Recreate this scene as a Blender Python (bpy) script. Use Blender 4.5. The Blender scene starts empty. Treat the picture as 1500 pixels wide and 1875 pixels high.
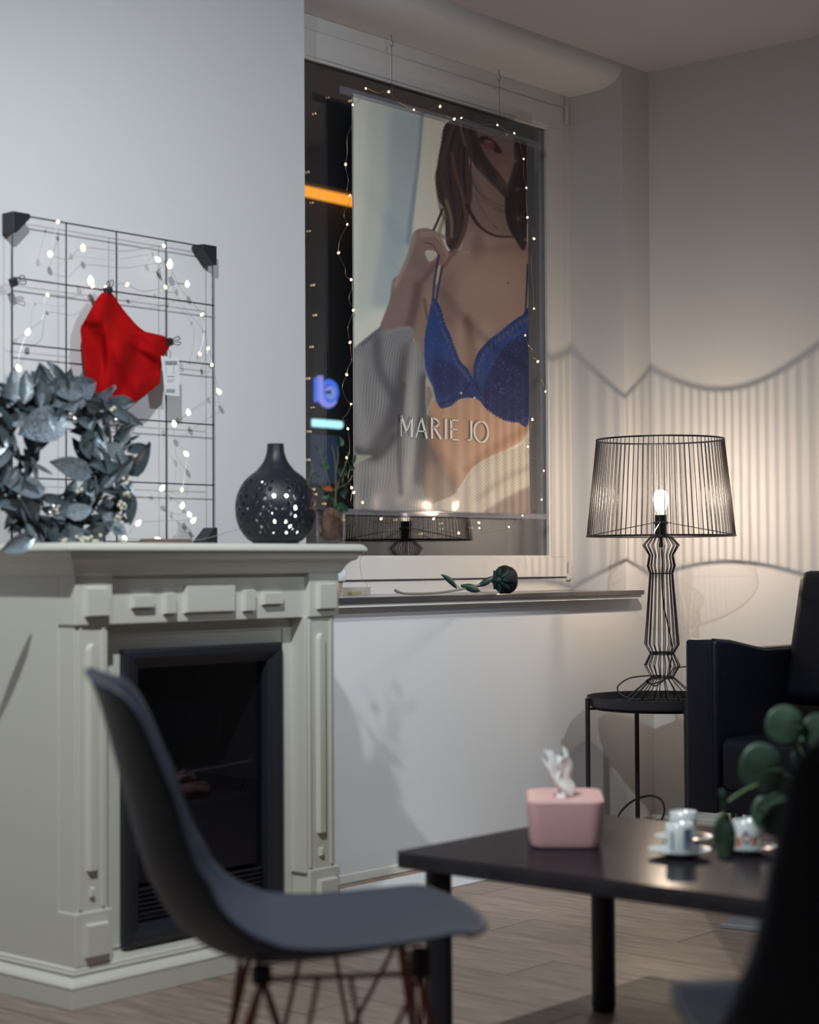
import bpy, bmesh, math, random
import numpy as np
from mathutils import Vector, Matrix, Euler
PI = math.pi
random.seed(7); RNG = np.random.default_rng(7)
sc = bpy.context.scene
C = sc.collection

# ------------------------------------------------------------------ camera
CAM_H = 1.0
YAW, PITCH, ROLL, FPX = math.radians(41.177), math.radians(1.603), math.radians(-.311), 3318.0
cf = Vector((math.cos(YAW)*math.cos(PITCH), math.sin(YAW)*math.cos(PITCH), math.sin(PITCH)))
cr = Vector((math.sin(YAW), -math.cos(YAW), 0)); cu = cr.cross(cf)
cr, cu = math.cos(ROLL)*cr + math.sin(ROLL)*cu, -math.sin(ROLL)*cr + math.cos(ROLL)*cu
CP = Vector((0, 0, CAM_H))
cam = bpy.data.objects.new('camera', bpy.data.cameras.new('camera'))
C.objects.link(cam)
cam.matrix_world = Matrix(((cr.x, cu.x, -cf.x, CP.x), (cr.y, cu.y, -cf.y, CP.y), (cr.z, cu.z, -cf.z, CP.z), (0, 0, 0, 1)))
cam.data.sensor_fit = 'HORIZONTAL'; cam.data.sensor_width = 24
cam.data.lens = FPX/1500*24
cam.data.clip_start = .05
cam.data.dof.use_dof = True
cam.data.dof.focus_distance = 6.35
cam.data.dof.aperture_fstop = 2.3
sc.camera = cam

# ------------------------------------------------------------------ world, lights, exposure
w = bpy.data.worlds.new('night'); sc.world = w; w.use_nodes = True
w.node_tree.nodes['Background'].inputs[0].default_value = (.30, .34, .5, 1)
w.node_tree.nodes['Background'].inputs[1].default_value = .05
sc.view_settings.view_transform = 'Standard'; sc.view_settings.look = 'None'
sc.view_settings.gamma = 1; sc.view_settings.use_curve_mapping = False
sc.view_settings.exposure = 0.0

def spot(name, loc, tgt, power, col, ang=130, blend=1.0, r=.05):
    l = bpy.data.lights.new(name, 'SPOT'); l.energy = power; l.color = col
    l.spot_size = math.radians(ang); l.spot_blend = blend; l.shadow_soft_size = r
    o = bpy.data.objects.new(name, l); C.objects.link(o); o.location = loc
    o.rotation_euler = (Vector(tgt)-Vector(loc)).to_track_quat('-Z', 'Y').to_euler()
    return o
spot('ceiling_spot', (1.60, 2.02, 2.86), (2.95, 3.2, .2), 278, (.90, .95, .95), 124, 1, .03)      # over the fireplace
spot('ceiling_spot', (2.6, 0.0, 2.86), (3.65, 3.9, 1.85), 235, (.83, .915, 1), 46, 1, .03)           # washes the wall with the wire grid
spot('ceiling_spot', (4.2, 1.4, 2.86), (4.55, 3.9, .05), 172, (.87, .95, .98), 36, .8, .04)            # towards the wall below the window
# the table lamp's own light stays in its builder

# ------------------------------------------------------------------ helpers
def ray(x, y):
    return cf + cr*((x-750)/FPX) - cu*((y-937.5)/FPX)
def on(x, y, ax, val):           # point of a plane seen at a place of the photograph
    d = ray(x, y); return CP + d*((val-CP[ax])/d[ax])
def at(x, y, dep):
    return CP + ray(x, y)*dep
def pr(P):
    D = Vector(P)-CP; k = D.dot(cf); return 750+FPX*D.dot(cr)/k, 937.5-FPX*D.dot(cu)/k

def lin(c):
    return tuple(((v/255)/12.92 if v/255 <= .04045 else ((v/255+.055)/1.055)**2.4) for v in c)

def mat(name, col, rough=.5, metal=0, noise=0, nscale=20, bump=0, bscale=60, coat=0, spec=.5, rnd=0, trans=0, ior=1.45, emit=None, estr=0, stretch=None, col2=None):
    m = bpy.data.materials.new(name); m.use_nodes = True
    nt = m.node_tree; N = nt.nodes; L = nt.links; b = N['Principled BSDF']
    col = tuple(col)+(1,) if len(col) == 3 else col
    b.inputs['Base Color'].default_value = col; b.inputs['Roughness'].default_value = rough
    b.inputs['Metallic'].default_value = metal; b.inputs['IOR'].default_value = ior
    b.inputs['Specular IOR Level'].default_value = spec
    b.inputs['Coat Weight'].default_value = coat; b.inputs['Transmission Weight'].default_value = trans
    if emit: b.inputs['Emission Color'].default_value = tuple(emit)+(1,); b.inputs['Emission Strength'].default_value = estr
    tc = N.new('ShaderNodeTexCoord'); mp = N.new('ShaderNodeMapping'); L.new(tc.outputs['Object'], mp.inputs[0])
    if stretch: mp.inputs['Scale'].default_value = stretch
    last = None
    if noise:
        nz = N.new('ShaderNodeTexNoise'); nz.inputs['Scale'].default_value = nscale; nz.inputs['Detail'].default_value = 5
        L.new(mp.outputs[0], nz.inputs[0])
        rmp = N.new('ShaderNodeValToRGB'); L.new(nz.outputs[0], rmp.inputs[0])
        c2 = col2 or tuple(v*(1-noise) for v in col[:3])
        rmp.color_ramp.elements[0].position = .3; rmp.color_ramp.elements[1].position = .7
        rmp.color_ramp.elements[0].color = tuple(c2)+(1,)
        rmp.color_ramp.elements[1].color = tuple(min(1, v*(1+noise*.4)) for v in col[:3])+(1,) if not col2 else col
        last = rmp.outputs[0]
    if rnd:
        oi = N.new('ShaderNodeObjectInfo'); hs = N.new('ShaderNodeHueSaturation')
        ma = N.new('ShaderNodeMapRange'); ma.inputs[3].default_value = 1-rnd; ma.inputs[4].default_value = 1+rnd
        L.new(oi.outputs['Random'], ma.inputs[0]); L.new(ma.outputs[0], hs.inputs['Value'])
        if last: L.new(last, hs.inputs['Color'])
        else: hs.inputs['Color'].default_value = col
        last = hs.outputs[0]
    if last: L.new(last, b.inputs['Base Color'])
    if bump:
        n2 = N.new('ShaderNodeTexNoise'); n2.inputs['Scale'].default_value = bscale; n2.inputs['Detail'].default_value = 4
        L.new(mp.outputs[0], n2.inputs[0])
        bp = N.new('ShaderNodeBump'); bp.inputs['Strength'].default_value = bump; bp.inputs['Distance'].default_value = .002
        L.new(n2.outputs[0], bp.inputs['Height']); L.new(bp.outputs[0], b.inputs['Normal'])
    return m

def emis(name, col, s, mixt=0):
    m = bpy.data.materials.new(name); m.use_nodes = True; nt = m.node_tree
    nt.nodes.clear(); o = nt.nodes.new('ShaderNodeOutputMaterial'); e = nt.nodes.new('ShaderNodeEmission')
    e.inputs[0].default_value = tuple(col)+(1,); e.inputs[1].default_value = s
    if mixt:
        t = nt.nodes.new('ShaderNodeBsdfTransparent'); a = nt.nodes.new('ShaderNodeAddShader')
        nt.links.new(e.outputs[0], a.inputs[0]); nt.links.new(t.outputs[0], a.inputs[1]); nt.links.new(a.outputs[0], o.inputs[0])
    else: nt.links.new(e.outputs[0], o.inputs[0])
    return m

def glassmat(name, ior=1.5, tint=(1, 1, 1), rough=0.0, op=0.0, opcol=(.5, .5, .5)):
    m = bpy.data.materials.new(name); m.use_nodes = True; nt = m.node_tree; N = nt.nodes; L = nt.links
    N.clear(); o = N.new('ShaderNodeOutputMaterial'); f = N.new('ShaderNodeFresnel'); ge = N.new('ShaderNodeNewGeometry'); im = N.new('ShaderNodeMapRange'); im.inputs[3].default_value = ior; im.inputs[4].default_value = 1/ior
    L.new(ge.outputs['Backfacing'], im.inputs[0]); L.new(im.outputs[0], f.inputs[0])
    t = N.new('ShaderNodeBsdfTransparent'); t.inputs[0].default_value = tuple(tint)+(1,)
    g = N.new('ShaderNodeBsdfGlossy'); g.inputs['Roughness'].default_value = rough
    mx = N.new('ShaderNodeMixShader'); L.new(f.outputs[0], mx.inputs[0]); L.new(t.outputs[0], mx.inputs[1]); L.new(g.outputs[0], mx.inputs[2])
    out = mx.outputs[0]
    if op:
        d = N.new('ShaderNodeBsdfDiffuse'); d.inputs[0].default_value = tuple(opcol)+(1,)
        m2 = N.new('ShaderNodeMixShader'); m2.inputs[0].default_value = op
        L.new(out, m2.inputs[1]); L.new(d.outputs[0], m2.inputs[2]); out = m2.outputs[0]
    L.new(out, o.inputs[0])
    return m

class MB:
    def __init__(s): s.v = []; s.f = []
    def add(s, v, f):
        n = len(s.v); s.v += [tuple(p) for p in v]; s.f += [tuple(i+n for i in q) for q in f]; return s
    def box(s, x0, x1, y0, y1, z0, z1, M=None):
        v = [Vector((x, y, z)) for z in (z0, z1) for y in (y0, y1) for x in (x0, x1)]
        if M is not None: v = [M @ p for p in v]
        return s.add(v, [(0, 2, 3, 1), (4, 5, 7, 6), (0, 1, 5, 4), (2, 6, 7, 3), (0, 4, 6, 2), (1, 3, 7, 5)])
    def frustum(s, x0, x1, z0, z1, y0, y1, i):      # raised block on a wall that faces -Y, bevelled by i
        v = [(x0, y1, z0), (x1, y1, z0), (x1, y1, z1), (x0, y1, z1), (x0+i, y0, z0+i), (x1-i, y0, z0+i), (x1-i, y0, z1-i), (x0+i, y0, z1-i)]
        return s.add(v, [(4, 5, 6, 7), (0, 1, 5, 4), (1, 2, 6, 5), (2, 3, 7, 6), (3, 0, 4, 7)])
    def tube(s, pts, r, seg=6, closed=False, caps=True):
        P = [Vector(p) for p in pts]; n = len(P)
        R = r if isinstance(r, (list, tuple)) else [r]*n
        base = len(s.v); up = None
        for i in range(n):
            a = P[i-1] if (i or closed) else P[i]; b = P[(i+1) % n] if (i < n-1 or closed) else P[i]
            t = (b-a); t = t.normalized() if t.length > 1e-9 else Vector((0, 0, 1))
            if up is None: up = Vector((0, 0, 1)) if abs(t.z) < .9 else Vector((1, 0, 0))
            x = t.cross(up)
            x = x.normalized() if x.length > 1e-6 else t.orthogonal().normalized()
            y = x.cross(t).normalized(); up = y
            for k in range(seg):
                q = 2*PI*k/seg; s.v.append(tuple(P[i]+x*(math.cos(q)*R[i])+y*(math.sin(q)*R[i])))
        for i in range(n if closed else n-1):
            j = (i+1) % n
            for k in range(seg):
                l = (k+1) % seg; s.f.append((base+i*seg+k, base+i*seg+l, base+j*seg+l, base+j*seg+k))
        if caps and not closed:
            s.f.append(tuple(base+k for k in range(seg))[::-1]); s.f.append(tuple(base+(n-1)*seg+k for k in range(seg)))
        return s
    def lathe(s, prof, c=(0, 0, 0), seg=32, M=None):
        base = len(s.v)
        for r, z in prof:
            for k in range(seg):
                q = 2*PI*k/seg; p = Vector((c[0]+r*math.cos(q), c[1]+r*math.sin(q), c[2]+z))
                s.v.append(tuple(M @ p if M is not None else p))
        for i in range(len(prof)-1):
            for k in range(seg):
                l = (k+1) % seg; s.f.append((base+i*seg+k, base+i*seg+l, base+(i+1)*seg+l, base+(i+1)*seg+k))
        return s
    def ring(s, r, z, t, c=(0, 0, 0), seg=48, ts=6):
        return s.tube([(c[0]+r*math.cos(2*PI*k/seg), c[1]+r*math.sin(2*PI*k/seg), c[2]+z) for k in range(seg)], t, ts, closed=True)
    def grid(s, fn, nu, nv):
        base = len(s.v)
        for j in range(nv+1):
            for i in range(nu+1): s.v.append(tuple(fn(i/nu, j/nv)))
        for j in range(nv):
            for i in range(nu):
                a = base+j*(nu+1)+i; s.f.append((a, a+1, a+nu+2, a+nu+1))
        return s
    def sphere(s, c, r, seg=12, rings=8, sc_=(1, 1, 1)):
        base = len(s.v)
        s.v.append((c[0], c[1], c[2]-r*sc_[2]))
        for j in range(1, rings):
            t = PI*j/rings
            for k in range(seg):
                q = 2*PI*k/seg
                s.v.append((c[0]+r*sc_[0]*math.sin(t)*math.cos(q), c[1]+r*sc_[1]*math.sin(t)*math.sin(q), c[2]-r*sc_[2]*math.cos(t)))
        s.v.append((c[0], c[1], c[2]+r*sc_[2])); top = len(s.v)-1
        for k in range(seg):
            l = (k+1) % seg
            s.f.append((base, base+1+l, base+1+k)); s.f.append((top, top-seg+k, top-seg+l))
        for j in range(rings-2):
            for k in range(seg):
                l = (k+1) % seg; a = base+1+j*seg
                s.f.append((a+k, a+l, a+seg+l, a+seg+k))
        return s

WLOC = {}
def tag(o, label=None, cat=None, group=None, kind=None):
    if label: o['label'] = label
    if cat: o['category'] = cat
    if group: o['group'] = group
    if kind: o['kind'] = kind
    return o
def thing(name, label, cat, loc=(0, 0, 0), rz=0, group=None):
    o = bpy.data.objects.new(name, None); C.objects.link(o); o.location = loc; o.rotation_euler = (0, 0, rz)
    o.empty_display_size = .05
    WLOC[o] = Vector(loc)
    return tag(o, label, cat, group)
def mesh(name, mb, smooth=False, off=Vector((0, 0, 0))):
    me = bpy.data.meshes.new(name)
    me.from_pydata([(p[0]-off[0], p[1]-off[1], p[2]-off[2]) for p in mb.v], [], mb.f)
    me.validate()
    bm = bmesh.new(); bm.from_mesh(me); bmesh.ops.recalc_face_normals(bm, faces=bm.faces); bm.to_mesh(me); bm.free()
    if smooth: me.polygons.foreach_set('use_smooth', [True]*len(me.polygons))
    return me
def obj(name, mb, m, parent=None, world=True, smooth=False, bevel=0, solid=0, off=None, autos=False):
    """links ONE mesh object; world=True: the shape is given in world coordinates, else relative to the parent"""
    base = Vector((0, 0, 0)); loc = Vector((0, 0, 0))
    if world and parent is not None: base = WLOC[parent]
    if parent is None and mb.v and off is None and world:
        a = np.array(mb.v); base = Vector(((a[:, 0].min()+a[:, 0].max())/2, (a[:, 1].min()+a[:, 1].max())/2, a[:, 2].min())); loc = base.copy()
    me = mesh(name, mb, smooth, base)
    o = bpy.data.objects.new(name, me); C.objects.link(o); o.location = loc
    if m: me.materials.append(m)
    if parent is not None: o.parent = parent; WLOC[o] = WLOC.get(parent, Vector((0, 0, 0))).copy()
    else: WLOC[o] = base.copy()
    if solid: s = o.modifiers.new('solid', 'SOLIDIFY'); s.thickness = solid; s.offset = 0
    if bevel:
        s = o.modifiers.new('bevel', 'BEVEL'); s.width = bevel; s.segments = 2; s.limit_method = 'ANGLE'
    if autos:
        me.polygons.foreach_set('use_smooth', [True]*len(me.polygons)); me.set_sharp_from_angle(angle=math.radians(35))
    return o
def inst(name, me, M, parent, label=None):
    o = bpy.data.objects.new(name, me); C.objects.link(o); o.parent = parent
    o.matrix_local = M
    if label: o['label'] = label
    return o
def struct(name, mb, m, parent=None, **k):
    return tag(obj(name, mb, m, parent, **k), kind='structure')
def spline(pts, n=6, closed=False):
    P = [Vector(p) for p in pts]; out = []; N = len(P)
    for i in range(N if closed else N-1):
        if closed: a, b, c, d = P[i-1], P[i], P[(i+1) % N], P[(i+2) % N]
        else: a, b, c, d = P[max(i-1, 0)], P[i], P[i+1], P[min(i+2, N-1)]
        for k in range(n):
            t = k/n
            out.append(.5*((2*b)+(c-a)*t+(2*a-5*b+4*c-d)*t*t+(3*b-a-3*c+d)*t**3))
    if not closed: out.append(P[-1])
    return out

# ------------------------------------------------------------------ materials
M = {}
M['wall'] = mat('wall_paint', (.62, .625, .65), .7, bump=.15, bscale=90)
M['ceil'] = mat('ceiling_paint', (.52, .50, .53), .8)
M['base'] = mat('white_trim', (.68, .68, .66), .45)
M['frame'] = mat('window_frame_white', (.66, .65, .65), .35)
M['cream'] = mat('cream_lacquer', (.60, .60, .545), .38, spec=.45, bump=.03, bscale=20)
M['plank'] = mat('floor_laminate', (.31, .235, .195), .45, noise=.5, nscale=7, rnd=.12, stretch=(14, .9, 1), bump=.1, bscale=40)
M['joint'] = mat('floor_joint', (.04, .03, .025), .9)
M['blackmetal'] = mat('black_wire_metal', (.012, .011, .015), .4, 0, spec=.5)
M['blackplastic'] = mat('black_plastic', (.018, .018, .024), .45)
M['leather'] = mat('black_leather', (.0055, .0058, .013), .45, noise=.2, nscale=40, bump=.2, bscale=220, spec=.3)
M['insert'] = mat('fire_insert_black', (.017, .018, .027), .42)
M['soot'] = mat('fire_box_black', (.007, .007, .011), .7)
def gloss_stain(name, col, refl, rough):
    m = bpy.data.materials.new(name); m.use_nodes = True; nt = m.node_tree; N = nt.nodes; L = nt.links; N.clear()
    o = N.new('ShaderNodeOutputMaterial'); d = N.new('ShaderNodeBsdfDiffuse'); g = N.new('ShaderNodeBsdfGlossy'); mx = N.new('ShaderNodeMixShader')
    tc = N.new('ShaderNodeTexCoord'); mp = N.new('ShaderNodeMapping'); mp.inputs['Scale'].default_value = (9, 1, 1); nz = N.new('ShaderNodeTexNoise'); nz.inputs['Scale'].default_value = 6; nz.inputs['Detail'].default_value = 6
    cr2 = N.new('ShaderNodeValToRGB'); cr2.color_ramp.elements[0].color = tuple(v*.4 for v in col)+(1,); cr2.color_ramp.elements[1].color = tuple(v*1.7 for v in col)+(1,)
    L.new(tc.outputs['Object'], mp.inputs[0]); L.new(mp.outputs[0], nz.inputs[0]); L.new(nz.outputs[0], cr2.inputs[0]); L.new(cr2.outputs[0], d.inputs[0])
    bp = N.new('ShaderNodeBump'); bp.inputs['Strength'].default_value = .08; bp.inputs['Distance'].default_value = .001; L.new(nz.outputs[0], bp.inputs['Height']); L.new(bp.outputs[0], g.inputs['Normal'])
    g.inputs['Roughness'].default_value = rough; mx.inputs[0].default_value = refl
    L.new(d.outputs[0], mx.inputs[1]); L.new(g.outputs[0], mx.inputs[2]); L.new(mx.outputs[0], o.inputs[0]); return m
M['tabletop'] = gloss_stain('dark_stained_wood', (.016, .013, .019), .17, .20)
M['tabledge'] = mat('dark_rough_edge', (.016, .014, .019), .6, noise=.5, nscale=25, bump=.6, bscale=50)
M['tableleg'] = mat('black_table_leg', (.012, .012, .018), .4)
M['shell'] = mat('grey_plastic_shell', (.039, .047, .070), .5, spec=.3)
M['copper'] = mat('copper_wire', (.28, .095, .085), .5, .35)
M['vase'] = mat('matt_black_ceramic', (.012, .012, .021), .45)
M['pink'] = mat('pink_plastic', (.66, .39, .40), .5)
M['tissue'] = mat('tissue_paper', (.90, .92, .93), .9)
M['china'] = mat('white_china', (.62, .68, .70), .2)
M['greyplate'] = mat('brushed_grey_plate', (.30, .31, .34), .4, .3)
M['silllaminate'] = mat('sill_gloss_taupe', (.06, .052, .060), .16, coat=.3)
M['thread'] = mat('grey_thread', (.12, .12, .13), .6)
M['hook'] = mat('steel_hook', (.25, .25, .26), .4, .8)
M['wire'] = mat('thin_silver_wire', (.40, .38, .36), .4, .5)
M['copperwire'] = mat('thin_copper_wire', (.35, .22, .15), .35, .7)
M['bulbwarm'] = emis('fairy_bulb_warm', (1, .72, .42), 3.2)
M['bulbsoft'] = emis('fairy_bulb_soft', (1, .66, .50), 1.6)
M['red'] = mat('red_fabric', (.36, .004, .005), .9, spec=.1, noise=.25, nscale=10, bump=.2, bscale=400)
M['tagw'] = mat('white_card', (.66, .68, .70), .6)
M['ink'] = mat('grey_print', (.15, .16, .19), .7)
M['woodstrip'] = mat('brown_wood_strip', (.16, .10, .085), .6, noise=.3, nscale=8)
M['stem'] = mat('plant_stem', (.12, .13, .06), .6)
M['leafg'] = mat('green_leaf', (.035, .095, .055), .45, noise=.3, nscale=20, rnd=.3)
M['pilea'] = mat('round_leaf_green', (.050, .095, .070), .45, noise=.4, nscale=14, rnd=.3, spec=.5)
M['petiole'] = mat('pale_green_stem', (.16, .25, .12), .5)
M['root'] = mat('brown_root_ball', (.10, .055, .038), .9, noise=.6, nscale=60, bump=1, bscale=90)
M['jar'] = glassmat('clear_jar_glass', 1.35)
M['pane'] = glassmat('window_pane_glass', 2.35, (.95, .97, 1))
M['rail'] = glassmat('clear_plastic_rail', 1.5, (.9, .9, .95), .1, .28, (.35, .36, .42))
M['clear'] = glassmat('clear_plastic_box', 1.5, (.95, .95, .95), .05, .15, (.5, .5, .4))
M['rosebk'] = mat('black_rose_petal', (.006, .006, .009), .6)
M['rosegr'] = mat('rose_green', (.010, .050, .040), .5, noise=.3, nscale=30)
M['rosestem'] = mat('rose_stem', (.22, .20, .16), .6)
M['tan'] = mat('tan_card', (.42, .27, .17), .7)
M['whitelid'] = mat('white_lid', (.62, .66, .7), .4)

# ------------------------------------------------------------------ the room
YW, XR, ZC = 3.902, 5.884, 2.90           # window wall, right wall, ceiling
NX0, NX1, YG = 3.978, 5.704, 4.17         # niche and glass
XL, YB = -1.3, -1.6
flr = struct('floor', MB().box(XL, XR, YB, YW, -.03, -.008), M['joint'])
pw, gap = .1965, .0035
pm = MB().box(-pw/2+gap/2, pw/2-gap/2, -.65+gap/2, .65-gap/2, -.008, 0)
plank_mesh = {}
def plank(x0, x1, y0, y1):
    k = (round(x1-x0, 3), round(y1-y0, 3))
    if k not in plank_mesh:
        me = mesh('plank', MB().box(0, k[0]-gap, 0, k[1]-gap, -.008, 0)); me.materials.append(M['plank']); plank_mesh[k] = me
    o = bpy.data.objects.new('plank', plank_mesh[k]); C.objects.link(o); o.parent = flr
    o.location = Vector((x0+gap/2, y0+gap/2, 0)) - WLOC[flr]
nrow = 0
x = 3.870 + 10*pw
while x > XR: x -= pw
edges = []
e = x
while e > XL: edges.append(e); e -= pw
edges = [XR] + edges + [XL]
for i in range(len(edges)-1):
    a, b = edges[i+1], edges[i]
    if b-a < .01: continue
    offs = (i*.47) % 1.3
    y = YB; nx = YB+offs if offs > .05 else YB+1.3
    while y < YW-.001:
        y1 = min(nx, YW); plank(a, b, y, y1); y = y1; nx += 1.3
struct('ceiling', MB().box(XL, XR, YB, YW, ZC, ZC+.1), M['ceil'])
wb = MB()
wb.box(XL, NX0, YW, YW+.42, 0, ZC); wb.box(NX1, XR, YW, YW+.42, 0, ZC)
wb.box(NX0, NX1, YW, YW+.42, 0, .862); wb.box(NX0, NX1, YW+.42-.17, YW+.42, 2.80, ZC)
struct('wall_window', wb, M['wall'])
struct('wall_right', MB().box(XR, XR+.1, YB, YW, 0, ZC), M['wall'])
struct('wall_left', MB().box(XL-.1, XL, YB, YW, 0, ZC), M['wall'])
struct('wall_rear', MB().box(XL, XR, YB-.1, YB, 0, ZC), M['wall'])
# rounded bulkhead along the top of the niche
prof = spline([(YW, 2.90, 0), (YW+.004, 2.872, 0), (YW+.025, 2.842, 0), (YW+.07, 2.822, 0), (YW+.13, 2.813, 0), (YW+.25, 2.812, 0)], 5)
n = len(prof); mb = MB()
ring_ = [(p.x, p.y) for p in prof] + [(YW+.25, ZC)]
mb.add([(NX0, a, b) for a, b in ring_] + [(NX1, a, b) for a, b in ring_],
       [(i, (i+1) % (n+1), n+1+(i+1) % (n+1), n+1+i) for i in range(n+1)] + [tuple(range(n+1))[::-1], tuple(range(n+1, 2*n+2))])
struct('trim_1', mb, M['wall'], autos=True)
# low skirting strips
struct('baseboard_window', MB().box(3.56, XR-.012, YW-.014, YW, 0, .03), M['base'], bevel=.004)
struct('baseboard_right', MB().box(XR-.014, XR, YB, YW-.014, 0, .03), M['base'], bevel=.004)

# window: outer frame, sash, pane, hinges
def frame_ring(x0, x1, z0, z1, wx0, wx1, wz0, wz1, y0, y1):
    b = MB()
    b.box(x0, x1, y0, y1, z0, z0+wz0); b.box(x0, x1, y0, y1, z1-wz1, z1)
    b.box(x0, x0+wx0, y0, y1, z0+wz0, z1-wz1); b.box(x1-wx1, x1, y0, y1, z0+wz0, z1-wz1)
    return b
win = bpy.data.objects.new('window_1', None); C.objects.link(win); win.location = ((NX0+NX1)/2, 4.18, .892); WLOC[win] = win.location.copy()
win['kind'] = 'structure'
obj('outer_frame', frame_ring(NX0, NX1, .892, 2.812, .045, .040, .048, .05, 4.150, 4.24), M['frame'], win, bevel=.001)
obj('sash', frame_ring(4.0238, 5.6632, .9408, 2.7612, .09, .096, .077, .088, 4.1465, 4.20), M['frame'], win, bevel=.0025)
obj('glazing_bead', frame_ring(4.112, 5.569, 1.017, 2.675, .012, .012, .008, .012, 4.152, 4.166), M['frame'], win, bevel=.002)
pn = obj('pane', MB().box(4.10, 5.575, 4.168, 4.174, 1.010, 2.685), M['pane'], win)
hb = MB().tube([(5.667, 4.136, .935), (5.667, 4.136, 1.0)], .007, 8).box(5.655, 5.685, 4.137, 4.152, .93, .955)
obj('hinge', hb, M['frame'], win); obj('hinge', MB().tube([(5.667, 4.136, 2.70), (5.667, 4.136, 2.765)], .007, 8), M['frame'], win)
obj('seal', MB().box(4.03, 5.655, 4.1445, 4.149, .9395, .9438), M['blackplastic'], win)

# window sill: glossy taupe slab over a white board
sl = MB().box(NX0+.002, NX1-.002, YW-.001, 4.150, .862, .880)
ws = struct('trim_2', MB().box(3.98, 5.745, 3.860, YW, .8615, .874).add([], []), M['base'])
ws2 = struct('trim_3', MB().box(3.98, 5.750, 3.850, YW, .8745, .892).box(NX0, NX1, YW, 4.150, .8625, .892), M['silllaminate'], bevel=.002)

# ------------------------------------------------------------------ outside, across the street
M['facade'] = mat('night_facade', (.012, .012, .018), .8)
M['asphalt'] = mat('asphalt', (.02, .02, .022), .9)
struct('ground_outside', MB().box(-4, 22, YW+.45, 16, -.35, -.3), M['asphalt'])
fb = thing('shop_building', 'dark shop building across the street, seen through the left of the window', 'building', (12, 11.2, -.3))
obj('facade', MB().box(4, 20, 11.0, 11.6, -.3, 7), M['facade'], fb)
obj('awning_edge', MB().box(4, 20, 10.80, 11.0, 4.26, 4.42), M['facade'], fb)
obj('light_strip', MB().box(9, 12.4, 10.86, 10.96, 4.17, 4.25), emis('orange_led', (1, .36, .035), 1.6), fb, bevel=.02)['label'] = 'glowing orange strip light under the awning'
obj('lit_panel', MB().box(11.27, 11.58, 10.97, 10.998, 1.7, 2.12), emis('dim_blue_panel', (.10, .2, .42), .16), fb)
sg = thing('neon_sign', 'small glowing blue neon sign in the dark shop window across the street', 'sign', (11.41, 10.9, 2.36))
obj('back_plate', MB().box(11.20, 11.62, 10.97, 10.995, 2.30, 2.70), M['facade'], sg)
eb, ev, ec = emis('neon_blue', (.08, .22, 1), 1.1), emis('neon_violet', (.36, .38, 1), 1.0), emis('neon_cyan', (.2, .75, .85), .7)
def arc(cx, cz, r, a0, a1, y=10.94, n=24, rx=1): return [(cx+rx*r*math.cos(math.radians(a0+(a1-a0)*k/n)), y, cz+r*math.sin(math.radians(a0+(a1-a0)*k/n))) for k in range(n+1)]
obj('neon_tube', MB().tube([(11.285, 10.94, 2.40), (11.285, 10.94, 2.61)], .018, 8), eb, sg)
obj('neon_tube', MB().tube([(11.325, 10.93, 2.63)]+arc(11.43, 2.475, .095, 180, 330)[:], .026, 8), ev, sg)
obj('neon_tube', MB().tube(arc(11.45, 2.50, .085, 140, -200), .024, 8), eb, sg)
obj('neon_tube', MB().tube(arc(11.46, 2.49, .045, 150, -160), .018, 8), ev, sg)
obj('neon_tube', MB().sphere((11.47, 10.93, 2.475), .018), ec, sg)
lb = thing('light_bar', 'short white cyan light bar glowing below the blue neon sign', 'light', (11.41, 10.9, 2.2))
obj('housing', MB().box(11.21, 11.60, 10.95, 10.99, 2.165, 2.265), M['facade'], lb)
for a, b in ((11.235, 11.405), (11.425, 11.58)):
    obj('tube_light', MB().tube([(a, 10.93, 2.215), (b, 10.93, 2.215)], .034, 10), emis('cyan_white', (.5, .95, 1), 1.6), lb)

# ------------------------------------------------------------------ fireplace
FX0, FX1, FY0 = 2.604, 3.475, 3.293
fp = thing('fireplace', 'cream fireplace surround with a black electric fire, against the pale wall', 'fireplace', (3.02, 3.55, 0))
RY = 3.353       # plane of the recessed panel between the pilasters
IX0, IX1, IZ0, IZ1 = 2.786, 3.309, .096, .797
b = MB()
b.box(FX0, FX1, RY+.20, 3.895, .086, .98)              # carcass behind
b.box(FX0, IX0+.01, RY, RY+.20, .086, .98); b.box(IX1-.01, FX1, RY, RY+.20, .086, .98)
b.box(IX0+.01, IX1-.01, RY, RY+.20, IZ1-.01, .98); b.box(IX0+.01, IX1-.01, RY, RY+.20, .086, IZ0+.01)
obj('carcass', b, M['cream'], fp)
# stepped plinth: profile of (outset, z0, z1)
def wrap(steps, x0, x1, y0, y1, name, bev=.003, lab=None):
    m_ = MB()
    for o_, z0, z1 in steps: m_.box(x0-o_, x1+o_, y0-o_, y1, z0, z1)
    return obj(name, m_, M['cream'], fp, bevel=bev)
def molding(prof, x0, x1, y0, y1, name):     # profile (outset, z) swept round three sides
    m_ = MB(); n_ = len(prof)
    for o_, z in prof: m_.v += [(x0-o_, y1, z), (x0-o_, y0-o_, z), (x1+o_, y0-o_, z), (x1+o_, y1, z)]
    for i in range(n_-1):
        for k in range(3): a = i*4+k; m_.f.append((a, a+1, a+5, a+4))
    m_.f.append((0, 1, 2, 3)[::-1]); m_.f.append(tuple((n_-1)*4+k for k in range(4)))
    return obj(name, m_, M['cream'], fp, bevel=.0015)
molding([(.030, 0), (.030, .046)], FX0, FX1, FY0, 3.895, 'plinth_board')
molding([(.031, .0461), (.031, .050), (.026, .056), (.017, .061), (.011, .065), (.009, .066), (.007, .069), (.010, .070), (.0105, .075), (.006, .076), (.005, .079), (.007, .080), (.004, .084), (0, .0865)], FX0, FX1, FY0, 3.895, 'plinth_moulding')
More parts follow.
